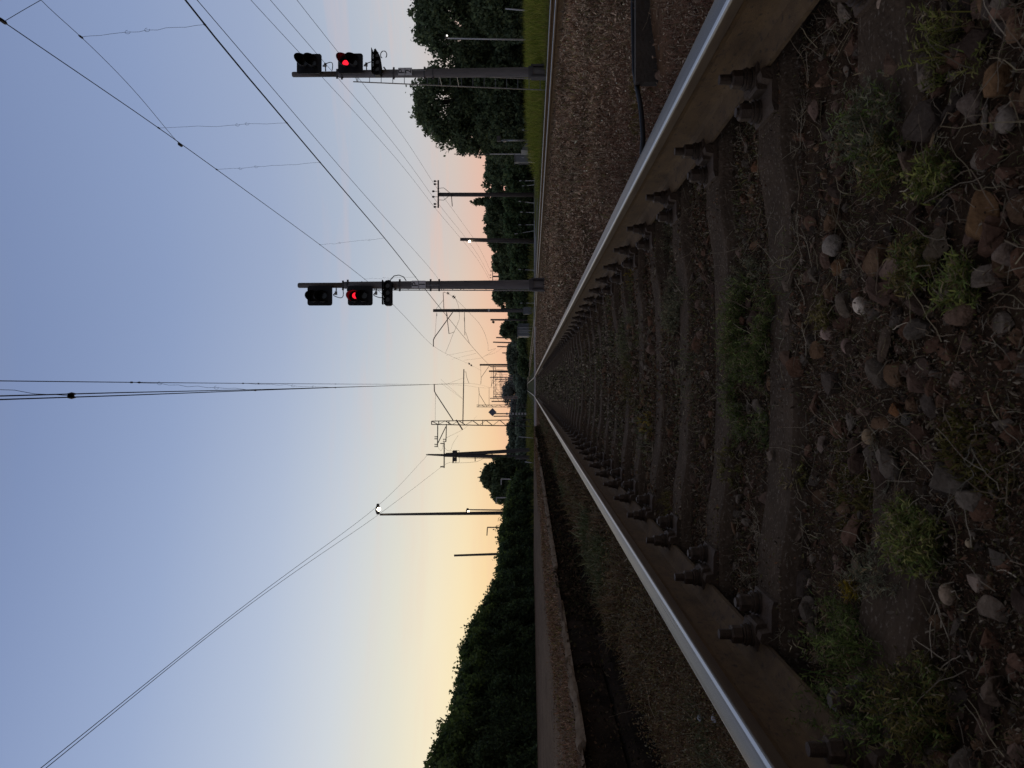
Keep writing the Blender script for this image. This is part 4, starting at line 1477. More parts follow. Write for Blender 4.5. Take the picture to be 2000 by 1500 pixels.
def hood(mb, c, r, L, n=20, open_deg=100):
    """curved visor over a lens: a tube opening at the bottom, cut obliquely, pointing to -Y"""
    V, F = [], []
    a0, a1 = math.radians(-90 + open_deg / 2), math.radians(270 - open_deg / 2)
    for i in range(n + 1):
        a = a0 + (a1 - a0) * i / n
        s = math.sin(a)
        ln = L * (.16 + .84 * (s * .5 + .5) ** 1.3)
        for rr in (r, r - .006):
            V.append([c[0] + rr * math.cos(a), c[1], c[2] + rr * s])
            V.append([c[0] + rr * math.cos(a) * 1.02, c[1] - ln, c[2] + rr * s * 1.02])
    for i in range(n):
        b = i * 4
        F += [[b, b + 4, b + 5, b + 1], [b + 2, b + 3, b + 7, b + 6], [b + 1, b + 5, b + 7, b + 3]]
    mb.add(V, [A(F)])


def signal(X, Y, side, number, label, red_head=1):
    zb = float(gz(X, Y)) - .05
    root = thing('railway_signal', label, 'signal', (X, Y, zb), 'railway light signals')
    ztop = at(582 if side < 0 else 570, 757, Y)[2] - zb
    # mast
    zj = ztop - 1.36
    mb = MB()
    mb.tube([A([0, 0, -.2]), A([0, 0, .4]), A([0, 0, 3]), A([0, 0, zj])], [.142, .138, .122, .104], 20)
    mb.build('mast', M['mast_conc'], root, smooth=True)
    mb = MB()
    mb.tube([A([0, 0, zj + .002]), A([0, 0, ztop - .03]), A([0, 0, ztop])], [.078, .076, .062], 18)
    mb.build('top_pipe', M['mast_conc'], root, smooth=True)
    # base foundation clamps
    mb = MB()
    for q in (-1, 1):
        mb.box((q * .16, 0, .17), (.05, .26, .62))
    mb.tube([A([0, 0, .42]), A([0, 0, .56])], .175, 16)
    mb.build('foundation', M['mast_dark'], root)
    mb = MB()
    for z in (zj - .12, zj + .02, ztop - 3.0, ztop - 3.9, ztop - 4.15):
        rr = .117 if z < zj else .09
        rr = .125 if z < zj - 1 else rr
        mb = MB()
        mb.tube([A([0, 0, z]), A([0, 0, z + .045])], rr, 14)
        mb.box((side * (rr + .02), -.01, z + .022), (.07, .03, .05))
        mb.box((-side * (rr + .02), -.01, z + .022), (.05, .03, .05))
        mb.build('clamp', M['galv_dark'], root)
    # heads
    hx = -.33 if side < 0 else .215
    zs = [ztop - .70 if side < 0 else ztop - .56, ztop - 1.87 if side < 0 else ztop - 1.76]
    for j, zc in enumerate(zs):
        h = MB()
        h.prism([(hx + a, zc + b) for a, b in rounded_rect(.57, .72, .07)], 1, -.225, -.20)
        h.prism([(hx + a, zc + b) for a, b in rounded_rect(.40, .62, .05)], 1, -.199, -.02)
        ho = h.build('signal_head', M['black'], root)
        lit = 0 if j == red_head else -1
        for k, dz in enumerate((.14, -.12)):
            hd = MB()
            hood(hd, A([hx + side * .03, -.2255, zc + dz]), .165, .44)
            hd.build('hood', M['black'], ho)
            lz = MB().disc(A([hx, -.232, zc + dz]), .085, (0, 1, 0), 24, .012)
            lz.build('lens', M['red_on'] if (j == 1 and k == 0) else M['lens_off'], ho)
        br = MB()
        br.tube([A([side * .09, 0, zc - .42]), A([side * .2, -.06, zc - .43]), A([hx * .9, -.1, zc - .36])], .018, 6)
        br.tube([A([side * .08, 0, zc + .2]), A([side * .16, -.06, zc + .2])], .018, 6)
        br.box((side * .24, -.07, zc - .43), (.10, .06, .06))
        br.build('bracket', M['galv'], root)
        cb = MB()
        a = np.linspace(0, 1, 10)
        cb.tube([A([hx * .95, -.1, zc - .37]) * (1 - t) + A([side * .09, -.02, zc - .62]) * t + A([side * .16 * math.sin(t * PI), -.02, -.12 * math.sin(t * PI)]) for t in a], .012, 6)
        cb.build('cable', M['black_rubber'], root)
    # shunting signal (low three lens unit)
    zc = ztop - 2.68 if side < 0 else ztop - 2.55
    hx2 = -.26 if side < 0 else .19
    s = MB()
    s.prism([(hx2 + a, zc + b) for a, b in ([(-.37, .05), (-.32, .11), (.28, .11), (.35, .05), (.37, -.05), (.30, -.12), (-.33, -.12), (-.37, -.07)] if side < 0 else [(-.36, .07), (-.33, .11), (.26, .11), (.38, .08), (.40, .04), (.22, -.07), (-.1, -.12), (-.33, -.12), (-.36, -.08)])], 1, -.33, -.15)
    s.box((hx2, -.40, zc + .125), (.70, .20, .012))
    sh = s.build('shunting_signal', M['black'], root)
    for k in (-1, 0, 1):
        MB().disc(A([hx2 + k * .2, -.336, zc]), .065, (0, 1, 0), 16, .012).build('lens', M['lens_off'], sh)
        hd = MB()
        hood(hd, A([hx2 + k * .2, -.3305, zc]), .082, .16)
        hd.build('hood', M['black'], sh)
    br = MB()
    br.tube([A([side * .1, 0, zc - .2]), A([side * .15, -.1, zc - .15])], .02, 6)
    br.tube([A([0, -.1, zc]), A([0, -.16, zc])], .04, 8)
    br.build('bracket', M['galv'], root)
    cb = MB()
    ls = -side if side < 0 else side
    x0 = hx2 - .2 if side < 0 else hx2 + .25
    if side < 0:
        cb.tube([A([.02, -.2, zc - .08]), A([.12, -.2, zc - .06]), A([.24, -.18, zc - .16]), A([.27, -.15, zc - .30]), A([.22, -.12, zc - .43]), A([.11, -.1, zc - .5])], .013, 6)
    else:
        ang = np.linspace(-2.4, 2.6, 14)
        cb.tube([A([hx2 + .25 + .11 * math.cos(t), -.25, zc - .18 + .09 * math.sin(t)]) for t in ang], .013, 6)
    cb.build('cable', M['black_rubber'], root)
    # number plate
    zp = ztop - 3.55 if side < 0 else ztop - 3.33
    pl = MB()
    pl.box((0, -.138, zp), (.215, .012, .40))
    po = pl.build('number_plate', M['plate_sign'], root)
    MB().box((0, -.1455, zp), (.215, .004, .012)).build('dividing_line', M['ink'], po)
    for ch, dz in (('P', .098), (number, -.1)):
        me = text_mesh(ch, .25)
        o = link('letter' if ch == 'P' else 'numeral', me, M['ink'], po)
        o.location = (0, -.146, zp + dz)
        o.rotation_euler = (PI / 2, 0, 0)
    # ladder behind the mast
    lad = MB()
    lw, lean = (.115, .28) if side < 0 else (.16, .75)
    zt = ztop - 1.75
    for q in (-1, 1):
        lad.tube([A([q * lw, .16, zt]), A([q * lw, .16 + lean, -.05])], .016, 6)
    rg = MB()
    m = 17
    for k in range(m):
        t = (k + .4) / m
        p = A([0, .16 + lean * t, zt * (1 - t)])
        lad.tube([p - A([lw, 0, 0]), p + A([lw, 0, 0])], .010, 5)
    for t in (.02, .45, .98 * .55 + .0):
        p = A([0, .16 + lean * t, zt * (1 - t)])
        for q in (-1, 1):
            lad.tube([A([q * .11, 0, p[2]]), A([q * lw, p[1], p[2]])], .012, 5)
    lad.build('ladder', M['galv'], root)
    # conduits on the mast
    mb = MB()
    mb.tube([A([side * .02, -.132, zp - .22]), A([side * .02, -.135, zp - .6]), A([side * .06, -.13, zp - .62]), A([side * .11, -.1, zp - .64])], .008, 5)
    mb.build('conduit', M['galv'], root)
    return root


p1 = at(1068, 556, 21.5)
p2 = at(1056, 141, 21.5)
signal(p1[0], 21.5, -1, '1', 'signal mast P1 between the tracks, lit red lens, heads left of the mast')
signal(p2[0], 21.5, 1, '2', 'signal mast P2 in the grass at the right, with ladder and lit red lens')


# ------------------------------------------------------------------ overhead line masts
def cyl_insul(mb, a, b, n=5, r=.05):
    a, b = A(a), A(b)
    for k in range(n):
        t = (k + .5) / n
        p = a + (b - a) * t
        d = (b - a) / np.linalg.norm(b - a)
        mb.tube([p - d * .012, p, p + d * .012], [r * .5, r, r * .5], 8)
    mb.tube([a, b], r * .35, 6)


def rel(px, py, Y, o):
    return at(px, py, Y) - o


# 1. concrete mast of the neighbouring track, Y = 76
Y0 = 76.0
base = at(1046, 606.5, Y0)
base[2] = float(gz(base[0], Y0))
m1 = thing('catenary_mast', 'tall square concrete mast with cantilever over the neighbouring track', 'mast', tuple(base))
R_ = lambda px, py: rel(px, py, Y0, base)
top = R_(846, 606.5)
mb = MB()
mb.tube([A([0, 0, -.2]), top], [.20, .155], 4)
mb.build('mast', M['mast_dark'], m1)
mb = MB()
mb.tube([R_(884, 610), R_(848, 660), R_(846.5, 664), R_(846.5, 677)], .045, 8)
mb.tube([R_(872, 610), R_(877, 652)], .035, 8)
mb.tube([R_(877, 652), R_(888, 648)], .02, 6)
mb.tube([R_(907, 610), R_(908, 655)], .03, 6)
mb.tube([R_(908, 648), R_(910, 650), R_(917, 671)], .018, 6)
mb.build('cantilever', M['mast_dark'], m1)
mb = MB()
mb.tube([R_(853, 610), R_(849, 663)], .012, 5)
mb.build('tie_rod', M['mast_dark'], m1)
mb = MB()
cyl_insul(mb, R_(853, 612), R_(853, 617), 4, .07)
cyl_insul(mb, R_(872.5, 612), R_(873.5, 617), 4, .09)
cyl_insul(mb, R_(907, 620), R_(907, 628), 5, .07)
mb.build('insulator', M['insul'], m1)
mb = MB()
mb.tube([R_(867, 603), R_(865.5, 571), R_(869, 571)], .035, 6)
mb.tube([R_(852, 603), R_(866, 586)], .015, 5)
cyl_insul(mb, R_(873, 571.5), R_(877, 574), 3, .16)
cyl_insul(mb, R_(884, 578), R_(889, 582), 2, .22)
mb.tube([R_(869, 571), R_(873, 572), R_(886, 580)], .012, 5)
mb.build('side_bracket', M['mast_dark'], m1)
MB().box(R_(955, 606.5) + A([0, -.19, 0]), (.24, .02, .16)).build('number_plate', M['plate_sign'], m1)

# 2. lattice mast on the left of our track
base = at(1042, 826, Y0)
base[2] = float(gz(base[0], Y0))
m2 = thing('lattice_mast', 'tall lattice steel mast left of the near track with long arms both ways', 'mast', tuple(base))
mb = MB()
ht = R_(843, 825)[2]
w0, w1 = .34, .17


def legp(q, s, z):
    w = w0 + (w1 - w0) * z / ht
    return A([q * w, s * w, z])


for q in (-1, 1):
    for s in (-1, 1):
        mb.tube([legp(q, s, -.1), legp(q, s, ht)], .035, 4)
nz = 15
for s in (-1, 1):
    for k in range(nz):
        z0, z1 = ht * k / nz, ht * (k + 1) / nz
        q = 1 if k % 2 else -1
        mb.tube([legp(q, s, z0), legp(-q, s, z1)], .02, 4)
        mb.tube([legp(s, q, z0), legp(s, -q, z1)], .02, 4)
for z in (ht, ht * .93, ht * .83, ht * .5):
    for s in (-1, 1):
        mb.tube([legp(-1, s, z), legp(1, s, z)], .025, 4)
        mb.tube([legp(s, -1, z), legp(s, 1, z)], .025, 4)
mb.build('lattice', M['mast_dark'], m2)
mb = MB()
mb.tube([R_(885, 821), R_(851, 769), R_(848.5, 764), R_(848, 750)], .05, 8)
mb.build('cantilever', M['mast_dark'], m2)
mb = MB()
mb.tube([R_(850, 822), R_(850.5, 768)], .012, 5)
mb.build('tie_rod', M['mast_dark'], m2)
mb = MB()
mb.tube([R_(904, 828), R_(906, 721)], .05, 8)
mb.tube([R_(905, 726), R_(910, 726), R_(911, 735), R_(916, 749)], .02, 6)
mb.tube([R_(905, 738), R_(873, 750)], .007, 4)
mb.tube([R_(903, 778), R_(861, 741)], .007, 4)
mb.tube([R_(903, 779), R_(861, 748)], .007, 4)
mb.build('registration_arm', M['mast_dark'], m2)
mb = MB()
mb.tube([R_(855, 828), R_(854.5, 873)], .055, 6)
mb.tube([R_(872, 828), R_(871, 863)], .05, 6)
mb.tube([R_(871, 833), R_(855, 866)], .05, 6)
mb.build('side_arm', M['mast_dark'], m2)
mb = MB()
for a_, b_ in (((854, 853), (848.5, 853)), ((854, 857), (848.5, 857)), ((854, 868), (848.5, 868)), ((854, 872), (848.5, 872)), ((871, 858), (865, 858)), ((871, 862), (865, 862))):
    cyl_insul(mb, R_(*a_), R_(*b_), 2, .11)
mb.build('insulator', M['insul'], m2)
MB().tube([R_(891, 820), R_(903.5, 839.5)], .07, 6).build('switch_rod', M['mast_dark'], m2)

# 3. twin leg pole on the left
YA = 71.0
base = at(1040, 889, YA)
base[2] = float(gz(base[0], YA))
R_ = lambda px, py: rel(px, py, YA, base)
m3 = thing('twin_leg_pole', 'twin leg pole with crossarm and railed switch platform on the left', 'pole', tuple(base))
mb = MB()
mb.tube([R_(1044, 894), R_(989, 892), R_(868, 889)], [.2, .19, .165], 10)
mb.tube([R_(868.3, 889), R_(836, 888)], [.12, .07], 8)
mb.build('leg', M['mast_dark'], m3)
MB().tube([R_(1044, 878), R_(996, 881), R_(928, 885), R_(871, 887.5)], [.19, .185, .17, .15], 10).build('leg', M['mast_dark'], m3)
mb = MB()
mb.tube([R_(867.5, 864), R_(867.5, 914)], .06, 6)
mb.tube([R_(868, 866), R_(860, 866)], .05, 6)
mb.tube([R_(868, 912), R_(860, 911.5)], .06, 6)
mb.build('crossarm', M['mast_dark'], m3)
mb = MB()
for yy in (880, 904):
    mb.tube([R_(885, yy), R_(897, yy)], .02, 4)
for xx in (885, 890.5, 897):
    mb.tube([R_(xx, 880), R_(xx, 904)], .03 if xx < 896 else .018, 4)
for sx_ in (-.45, .45):
    mb.tube([R_(885, 880) + A([0, sx_, 0]), R_(885, 904) + A([0, sx_, 0])], .025, 4)
mb.box(R_(889, 885), (.5, .5, .35))
mb.box(R_(889, 897), (.35, .4, .3))
mb.build('switch_platform', M['mast_dark'], m3)
mb = MB()
mb.tube([R_(895, 894), R_(940, 895.5), R_(1000, 896.5), R_(1040, 897)], .02, 5)
mb.tube([R_(899, 904), R_(915, 903.5), R_(930, 902), R_(940, 898), R_(946, 894)], .012, 4)
mb.build('conduit', M['mast_dark'], m3)
mb = MB()
for v_ in (928, 961):
    mb.tube([R_(v_, 882.5), R_(v_, 896)], .05, 4)
mb.tube([R_(928, 896), R_(928, 901)], .04, 4)
mb.build('brace', M['mast_dark'], m3)
cyl_insul_m = MB()
cyl_insul(cyl_insul_m, R_(836, 888), R_(832, 888), 3, .1)
cyl_insul_m.build('insulator', M['insul'], m3)


# generic far masts
def far_mast(py, top, Y, label, tip=None, mtl='far_steel', w=.14, base_px=1030, lattice=False, arm_v=None, strut_v=None, group='distant catenary masts'):
    b = at(base_px, py, Y)
    b[2] = float(gz(b[0], Y)) - .05
    t = thing('catenary_mast', label, 'mast', tuple(b), group)
    rr = lambda px, py_: rel(px, py_, Y, b)
    mb = MB()
    h = rr(top, py)[2]
    if lattice:
        for q in (-1, 1):
            for s in (-1, 1):
                mb.tube([A([q * w * 1.8, s * w * 1.8, -.1]), A([q * w * 1.4, s * w * 1.4, h])], .05, 4)
        for k in range(12):
            q = 1 if k % 2 else -1
            for s in (-1, 1):
                mb.tube([A([q * w * 1.6, s * w * 1.6, h * k / 12]), A([-q * w * 1.6, s * w * 1.6, h * (k + 1) / 12])], .03, 4)
    else:
        mb.tube([A([0, 0, -.1]), A([0, 0, h])], [w * 1.15, w], 6)
    mb.build('mast', M[mtl], t)
    if tip:
        mb = MB()
        av = arm_v or top + 2
        sv = strut_v or top + (1030 - top) * .22
        mb.tube([rr(sv, py), rr(av + 1, tip + (py - tip) * .35), rr(av, tip)], .045, 5)
        mb.tube([rr(av - .5, py), rr(av + .5, tip + (py - tip) * .35)], .02, 4)
        mb.tube([rr(sv + (sv - av) * .35, py), rr(sv + (sv - av) * .35, tip)], .03, 4)
        mb.build('cantilever', M[mtl], t)
    return t


far_mast(712.5, 937, 150, 'dark mast right of the vanishing point with bracket and round insulators', 750, 'mast_dark', .2, 1036, arm_v=939, strut_v=957, group=None)
far_mast(725, 955, 195, 'thick dark mast closer to the vanishing point than the insulator one', 755, 'mast_dark', .24, 1034, arm_v=960, strut_v=972, group=None)
far_mast(793, 931, 146, 'second lattice mast left of the near track, beyond the tall one', 757, 'mast_dark', .13, 1036, True, arm_v=935, strut_v=950, group=None)
far_mast(784, 960, 205, 'slim dark mast just right of the second lattice mast', 760, 'mast_dark', .17, 1032, arm_v=964, strut_v=975, group=None)
for py_, tp, Y_, tip_ in ((737, 957, 240, 757), (741, 966, 285, 756), (745, 974, 340, 756), (775, 963, 250, 755), (770, 968, 300, 756)):
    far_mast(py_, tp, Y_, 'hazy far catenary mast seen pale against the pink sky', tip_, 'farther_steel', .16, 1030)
def gantry(label, v_beam, ya, yb, Y, mtl):
    a, b = at(1030, ya, Y), at(1030, yb, Y)
    z0 = float(gz(0, Y)) - .05
    org = A([(a[0] + b[0]) / 2, Y, z0])
    t = thing('line_gantry', label, 'gantry', tuple(org))
    zb_ = at(v_beam, 757, Y)[2] - z0
    hw = abs(a[0] - b[0]) / 2
    for q in (-1, 1):
        mb = MB()
        mb.tube([A([q * hw, 0, -.1]), A([q * hw, 0, zb_ + 1.2])], [.2, .17], 6)
        mb.build('leg', M[mtl], t)
    mb = MB()
    for dz in (0, -.7):
        mb.tube([A([-hw, 0, zb_ + dz]), A([hw, 0, zb_ + dz])], .06, 4)
    k = 12
    for i in range(k):
        x0, x1 = -hw + 2 * hw * i / k, -hw + 2 * hw * (i + 1) / k
        mb.tube([A([x0, 0, zb_ - .7 * (i % 2)]), A([x1, 0, zb_ - .7 * ((i + 1) % 2)])], .035, 4)
    mb.build('beam', M[mtl], t)
    for f in (-.62, -.15, .35, .8):
        mb = MB()
        x = f * hw
        mb.tube([A([x, 0, zb_ - .7]), A([x, 0, zb_ - 3.4])], .05, 4)
        mb.tube([A([x, 0, zb_ - 1.2]), A([x - 1.6, 0, zb_ - .9])], .04, 4)
        mb.tube([A([x, 0, zb_ - 2.6]), A([x - 1.7, 0, zb_ - 2.9]), A([x - 1.6, 0, zb_ - .9])], .035, 4)
        mb.build('hanger', M[mtl], t)
    return t


gantry('hazy nearer gantry spanning the tracks at the vanishing point', 964, 716, 778, 250, 'farther_steel')
gantry('hazy farther gantry spanning the tracks at the vanishing point', 977, 727, 775, 330, 'farther_steel')
# round insulators on the messenger before the far mast
mb = MB()
o_ = at(919, 711, 118)
for px, py in ((916.5, 710.5), (920.5, 713.5)):
    c = at(px, py, 118) - o_
    mb.tube([c - A([0, 0, .13]), c - A([0, 0, .07]), c + A([0, 0, .07]), c + A([0, 0, .13])], [.04, .15, .15, .04], 10)
mb.tube([at(914, 708, 118) - o_, at(923, 716, 118) - o_], .02, 4)
o = mb.build('line_insulator', M['insul'])
o.location = o_
tag(o, 'pair of round insulators hanging in the overhead wire near the dark mast', 'insulator')

# diamond sign with ladder post
YS = 150.0
b = at(1031, 808, YS)
b[2] = float(gz(b[0], YS))
sg = thing('diamond_sign', 'blue grey diamond shaped board on twin posts with a striped lower part', 'sign', tuple(b))
R_ = lambda px, py: rel(px, py, YS, b)
c = R_(962, 805)
s_ = 8.2 * YS / FPX
mb = MB()
mb.prism([(c[0] + s_, c[2]), (c[0], c[2] + s_), (c[0] - s_, c[2]), (c[0], c[2] - s_)], 1, c[1] - .25, c[1] - .2)
mb.build('diamond_board', M['sign_blue'], sg)
mb = MB()
mb.tube([R_(966, 808), R_(1031, 808)], .12, 6)
mb.tube([R_(964, 813), R_(1031, 812.5)], .12, 6)
mb.build('post', M['mast_dark'], sg)
mb = MB()
for k in range(7):
    v = 990 + k * 6
    mb.box(R_(v, 808) + A([0, -.16, 0]), (.42, .04, .34))
mb.build('striped_marker', M['white_paint'], sg)


# ------------------------------------------------------------------ poles and lamps
def simple_pole(name, label, px_top, py_top, px_b, py_b, Y, r0, r1, mtl, cat='pole', group=None):
    b = at(px_b, py_b, Y)
    b[2] = float(gz(b[0], Y)) - .05
    t = thing(name, label, cat, tuple(b), group)
    top = at(px_top, py_top, Y) - b
    MB().tube([A([0, 0, 0]), top], [r0, r1], 10).build('pole', M[mtl], t, smooth=True)
    return t, b, top


def lamp(label, px_top, py_top, px_b, py_b, Y, r0, r1, mtl, dx, lit='lamp_on', size=.14, group=None, dz=0):
    t, b, top = simple_pole('street_lamp', label, px_top, py_top, px_b, py_b, Y, r0, r1, mtl, 'street lamp', group)
    mb = MB()
    sgn = 1 if dx > 0 else -1
    e = top + A([dx, -.05, .06 + dz])
    mb.tube([top - A([0, 0, .1]), top + A([dx * .3, 0, .08 + dz]), e], .03, 6)
    mb.build('arm', M[mtl], t)
    mb = MB()
    mb.tube([e - A([sgn * size * .9, 0, -.05]), e + A([0, 0, .07]), e + A([sgn * size * 1.6, 0, .05])], [size * .35, size * .6, size * .3], 8)
    hd = mb.build('lamp_head', M['mast_dark'], t)
    if lit:
        bm = bmesh.new()
        bmesh.ops.create_uvsphere(bm, u_segments=14, v_segments=8, radius=size * .42)
        me = bpy.data.meshes.new('bulb')
        bm.to_mesh(me)
        bm.free()
        bo = link('bulb', me, M[lit], hd)
        bo.location = e + A([sgn * size * .35, -.10, -.02])
    return t


lamp('tall dark lamp post with bright lit lamp above the hedge on the left', 742, 1005, 1046, 1001, 46, .13, .065, 'mast_dark', .26, 'lamp_on', .26)
lamp('short lamp post with lit lamp behind the tall one on the left', 916, 995.5, 1040, 997, 66, .07, .05, 'mast_dark', -.08, 'lamp_on', .24, dz=.0)
lamp('white lamp post with lit lamp under the right edge tree', 875, 75, 1040, 78, 44, .05, .035, 'white_paint', .06, 'lamp_white', .11)
t, b, top = simple_pole('street_lamp', 'wooden pole with bright lit lamp left of the crossarm pole', 899, 467.5, 1045, 470, 66, .17, .14, 'wood_pole', 'street lamp')
mb = MB()
e = at(917, 472, 66) - b
mb.tube([e + A([.15, 0, .3]), e + A([0, 0, .22]), e + A([0, 0, .1])], .03, 6)
hd = mb.build('lamp_head', M['mast_dark'], t)
bm = bmesh.new()
bmesh.ops.create_uvsphere(bm, u_segments=14, v_segments=8, radius=.10)
me = bpy.data.meshes.new('bulb')
bm.to_mesh(me)
bm.free()
bo = link('bulb', me, M['lamp_on'], hd)
bo.location = e + A([0, -.1, 0])
MB().tube([at(920, 471, 66) - b, at(1045, 475, 66) - b], .05, 6).build('conduit', M['galv_dark'], t)

t, b, top = simple_pole('street_lamp', 'slim pole with unlit dark lamp head left of the concrete mast', 958, 624.5, 1042, 625, 110, .16, .13, 'mast_dark', 'street lamp')
mb = MB()
e = at(963.5, 629, 110) - b
mb.box(e, (.32, .3, .36), ry=.5)
mb.tube([at(962, 625, 110) - b, e], .03, 5)
mb.build('lamp_head', M['black'], t)


def crossarm_pole(label, py, top, Y, base_px, half_px, r):
    t, b, tp = simple_pole('utility_pole', label, top, py, base_px, py + .5, Y, r * 1.15, r, 'wood_pole', 'utility pole')
    s = Y / FPX
    mb = MB()
    mb.box(tp + A([0, -.16, -.02 - .0]), (half_px * 2 * s, .10, .11))
    q = 6 * s
    for sg in (-1, 1):
        mb.tube([tp + A([sg * half_px * .42 * s, -.14, -.08]), tp + A([sg * half_px * .45 * s, -.14, -11 * s]), tp + A([sg * .1, -.14, -23 * s])], .02, 5)
    mb.build('crossarm', M['wood_pole'], t)
    mb = MB()
    for f in (-.93, -.72, -.2, .2, .72, .93):
        p = tp + A([f * half_px * s, -.16, .05])
        hgt = .32 if abs(f) < .5 else .2
        mb.tube([p, p + A([0, 0, hgt])], .02, 5)
        mb.tube([p + A([0, 0, hgt - .1]), p + A([0, 0, hgt - .03]), p + A([0, 0, hgt + .06]), p + A([0, 0, hgt + .1])], [.04, .085, .075, .03], 8)
    mb.build('insulator', M['insul'], t)
    mb = MB()
    mb.tube([tp + A([0, -.16, -26 * s]), tp + A([-half_px * .9 * s, -.16, -28 * s])], .03, 5)
    mb.build('lower_arm', M['wood_pole'], t)
    return t, b, tp


cp1 = crossarm_pole('utility pole with crossarm and six insulators on the right', 380, 856, 58, 1042, 27, .15)
cp2 = crossarm_pole('far utility pole with crossarm right of the P1 signal', 540, 962, 128, 1040, 13, .13)
cp3 = crossarm_pole('very distant small utility pole between P1 and the concrete mast', 598, 980, 200, 1036, 8, .13)
for py_, tp_, Y_, lb in ((660, 969, 150, 'dark bare post, rightmost of the row near the vanishing point'), (669, 963, 158, 'dark bare post, tallest of the row near the vanishing point'), (677.5, 971, 165, 'dark bare post, third of the row near the vanishing point'), (690, 981, 175, 'dark bare post, leftmost and shortest of the row')):
    simple_pole('post', lb, tp_, py_ - .8, 1036, py_ + 1.5, Y_, .17, .13, 'mast_dark', 'post', 'row of bare posts')
simple_pole('bare_pole', 'leaning bare pole sticking up behind the low hedge on the left', 887, 1085, 1042, 1079, 44, .085, .06, 'wood_pole')
# L shaped frames and thin posts
for pa, pb, pc, Y_, lb, mt_ in (((1000, 1030), (952, 1030), (951, 1046), 60, 'thin L shaped mast rising behind the hedge right of the leaning pole', 'far_steel'),
                           ((1020, 937), (979, 935.5), (979, 947), 58, 'white angled gate arm in front of the rounded tree', 'white_paint'),
                           ((1005, 972), (970, 972), (969, 983), 60, 'thin L shaped post in front of the lower tree', 'white_paint')):
    a_, b_, c_ = at(*pa, Y_), at(*pb, Y_), at(*pc, Y_)
    a_[2] = float(gz(a_[0], Y_)) - .05
    t = thing('angled_post', lb, 'post', tuple(a_))
    MB().tube([A([0, 0, 0]), b_ - a_], .05, 6).build('post', M[mt_], t)
    MB().tube([b_ - a_, c_ - a_], .045, 6).build('arm', M[mt_], t)
b = at(1046, 301, 40)
b[2] = float(gz(b[0], 40)) - .02
t = thing('antenna_pole', 'tall thin pole behind the grey cabinet, pale lower half', 'pole', tuple(b))
MB().tube([A([0, 0, 0]), at(957, 301, 40) - b], .028, 6).build('lower_pole', M['white_paint'], t)
MB().tube([at(957, 301, 40) - b, at(887, 301, 40) - b], .022, 6).build('upper_pole', M['galv_dark'], t)

# cabinet with canopy
b = at(1044, 311, 38)
b[2] = .0
t = thing('relay_cabinet', 'grey equipment cabinet on legs in the grass at the right', 'cabinet', tuple(b))
R_ = lambda px, py: rel(px, py, 38, b)
x0, x1 = R_(1007, 318)[0], R_(1007, 304.5)[0]
zt_, zb_ = R_(1006, 311)[2], R_(1032, 311)[2]
mb = MB()
mb.box(((x0 + x1) / 2, 0, (zt_ + zb_) / 2), (x1 - x0, .35, zt_ - zb_))
mb.box(((x0 + x1) / 2, 0, zt_ + .015), (x1 - x0 + .06, .42, .03))
mb.build('cabinet_body', M['cabinet'], t)
MB().box(((x0 + x1) / 2, -.185, (zt_ + zb_) / 2), (x1 - x0 - .06, .02, zt_ - zb_ - .08)).build('door', M['cabinet'], t)
MB().box(((x0 + x1) / 2 + .02, -.2, zt_ - .4), (.03, .03, .12)).build('handle', M['white_paint'], t)
for x_ in (x0 + .05, x1 - .05):
    MB().box((x_, 0, zb_ / 2 - .05), (.06, .25, zb_ + .1)).build('leg', M['galv'], t)
MB().tube([R_(1012, 320.5), R_(1036, 320.5)], .03, 6).build('pipe', M['galv_dark'], t)
b = at(1044, 292, 39)
b[2] = .0
t = thing('pump_shelter', 'dark sloping metal shelter beside the grey cabinet', 'shelter', tuple(b))
R_ = lambda px, py: rel(px, py, 39, b)
q0, q1, q2 = R_(1031, 281), R_(1018, 299), R_(1031, 300)
mb = MB()
mb.prism([(q0[0], q0[2]), (q1[0], q1[2]), (q2[0], q2[2])], 1, -.5, .4)
mb.build('sloping_cover', M['cabinet'], t)
for x_ in (q0[0] - .08, q2[0] + .05):
    for y_ in (-.45, .35):
        MB().box((x_, y_, q0[2] / 2 - .02), (.05, .05, q0[2] - .03)).build('leg', M['galv_dark'], t)
# post with box heads
t, b, tp = simple_pole('post_lamp', 'grey post with a dark box head right of the cabinet', 975, 274, 1046, 274.5, 40, .045, .04, 'galv', 'post')
MB().box(tp + A([.06, -.05, .02]), (.26, .22, .2)).build('box_head', M['mast_dark'], t)
MB().box(at(986, 276, 40) - b + A([0, -.06, 0]), (.1, .1, .16)).build('small_box', M['galv'], t)
simple_pole('marker_post', 'white slanted marker post at the right edge below the trees', 987, 17, 1040, 22, 42, .04, .035, 'white_paint', 'post')
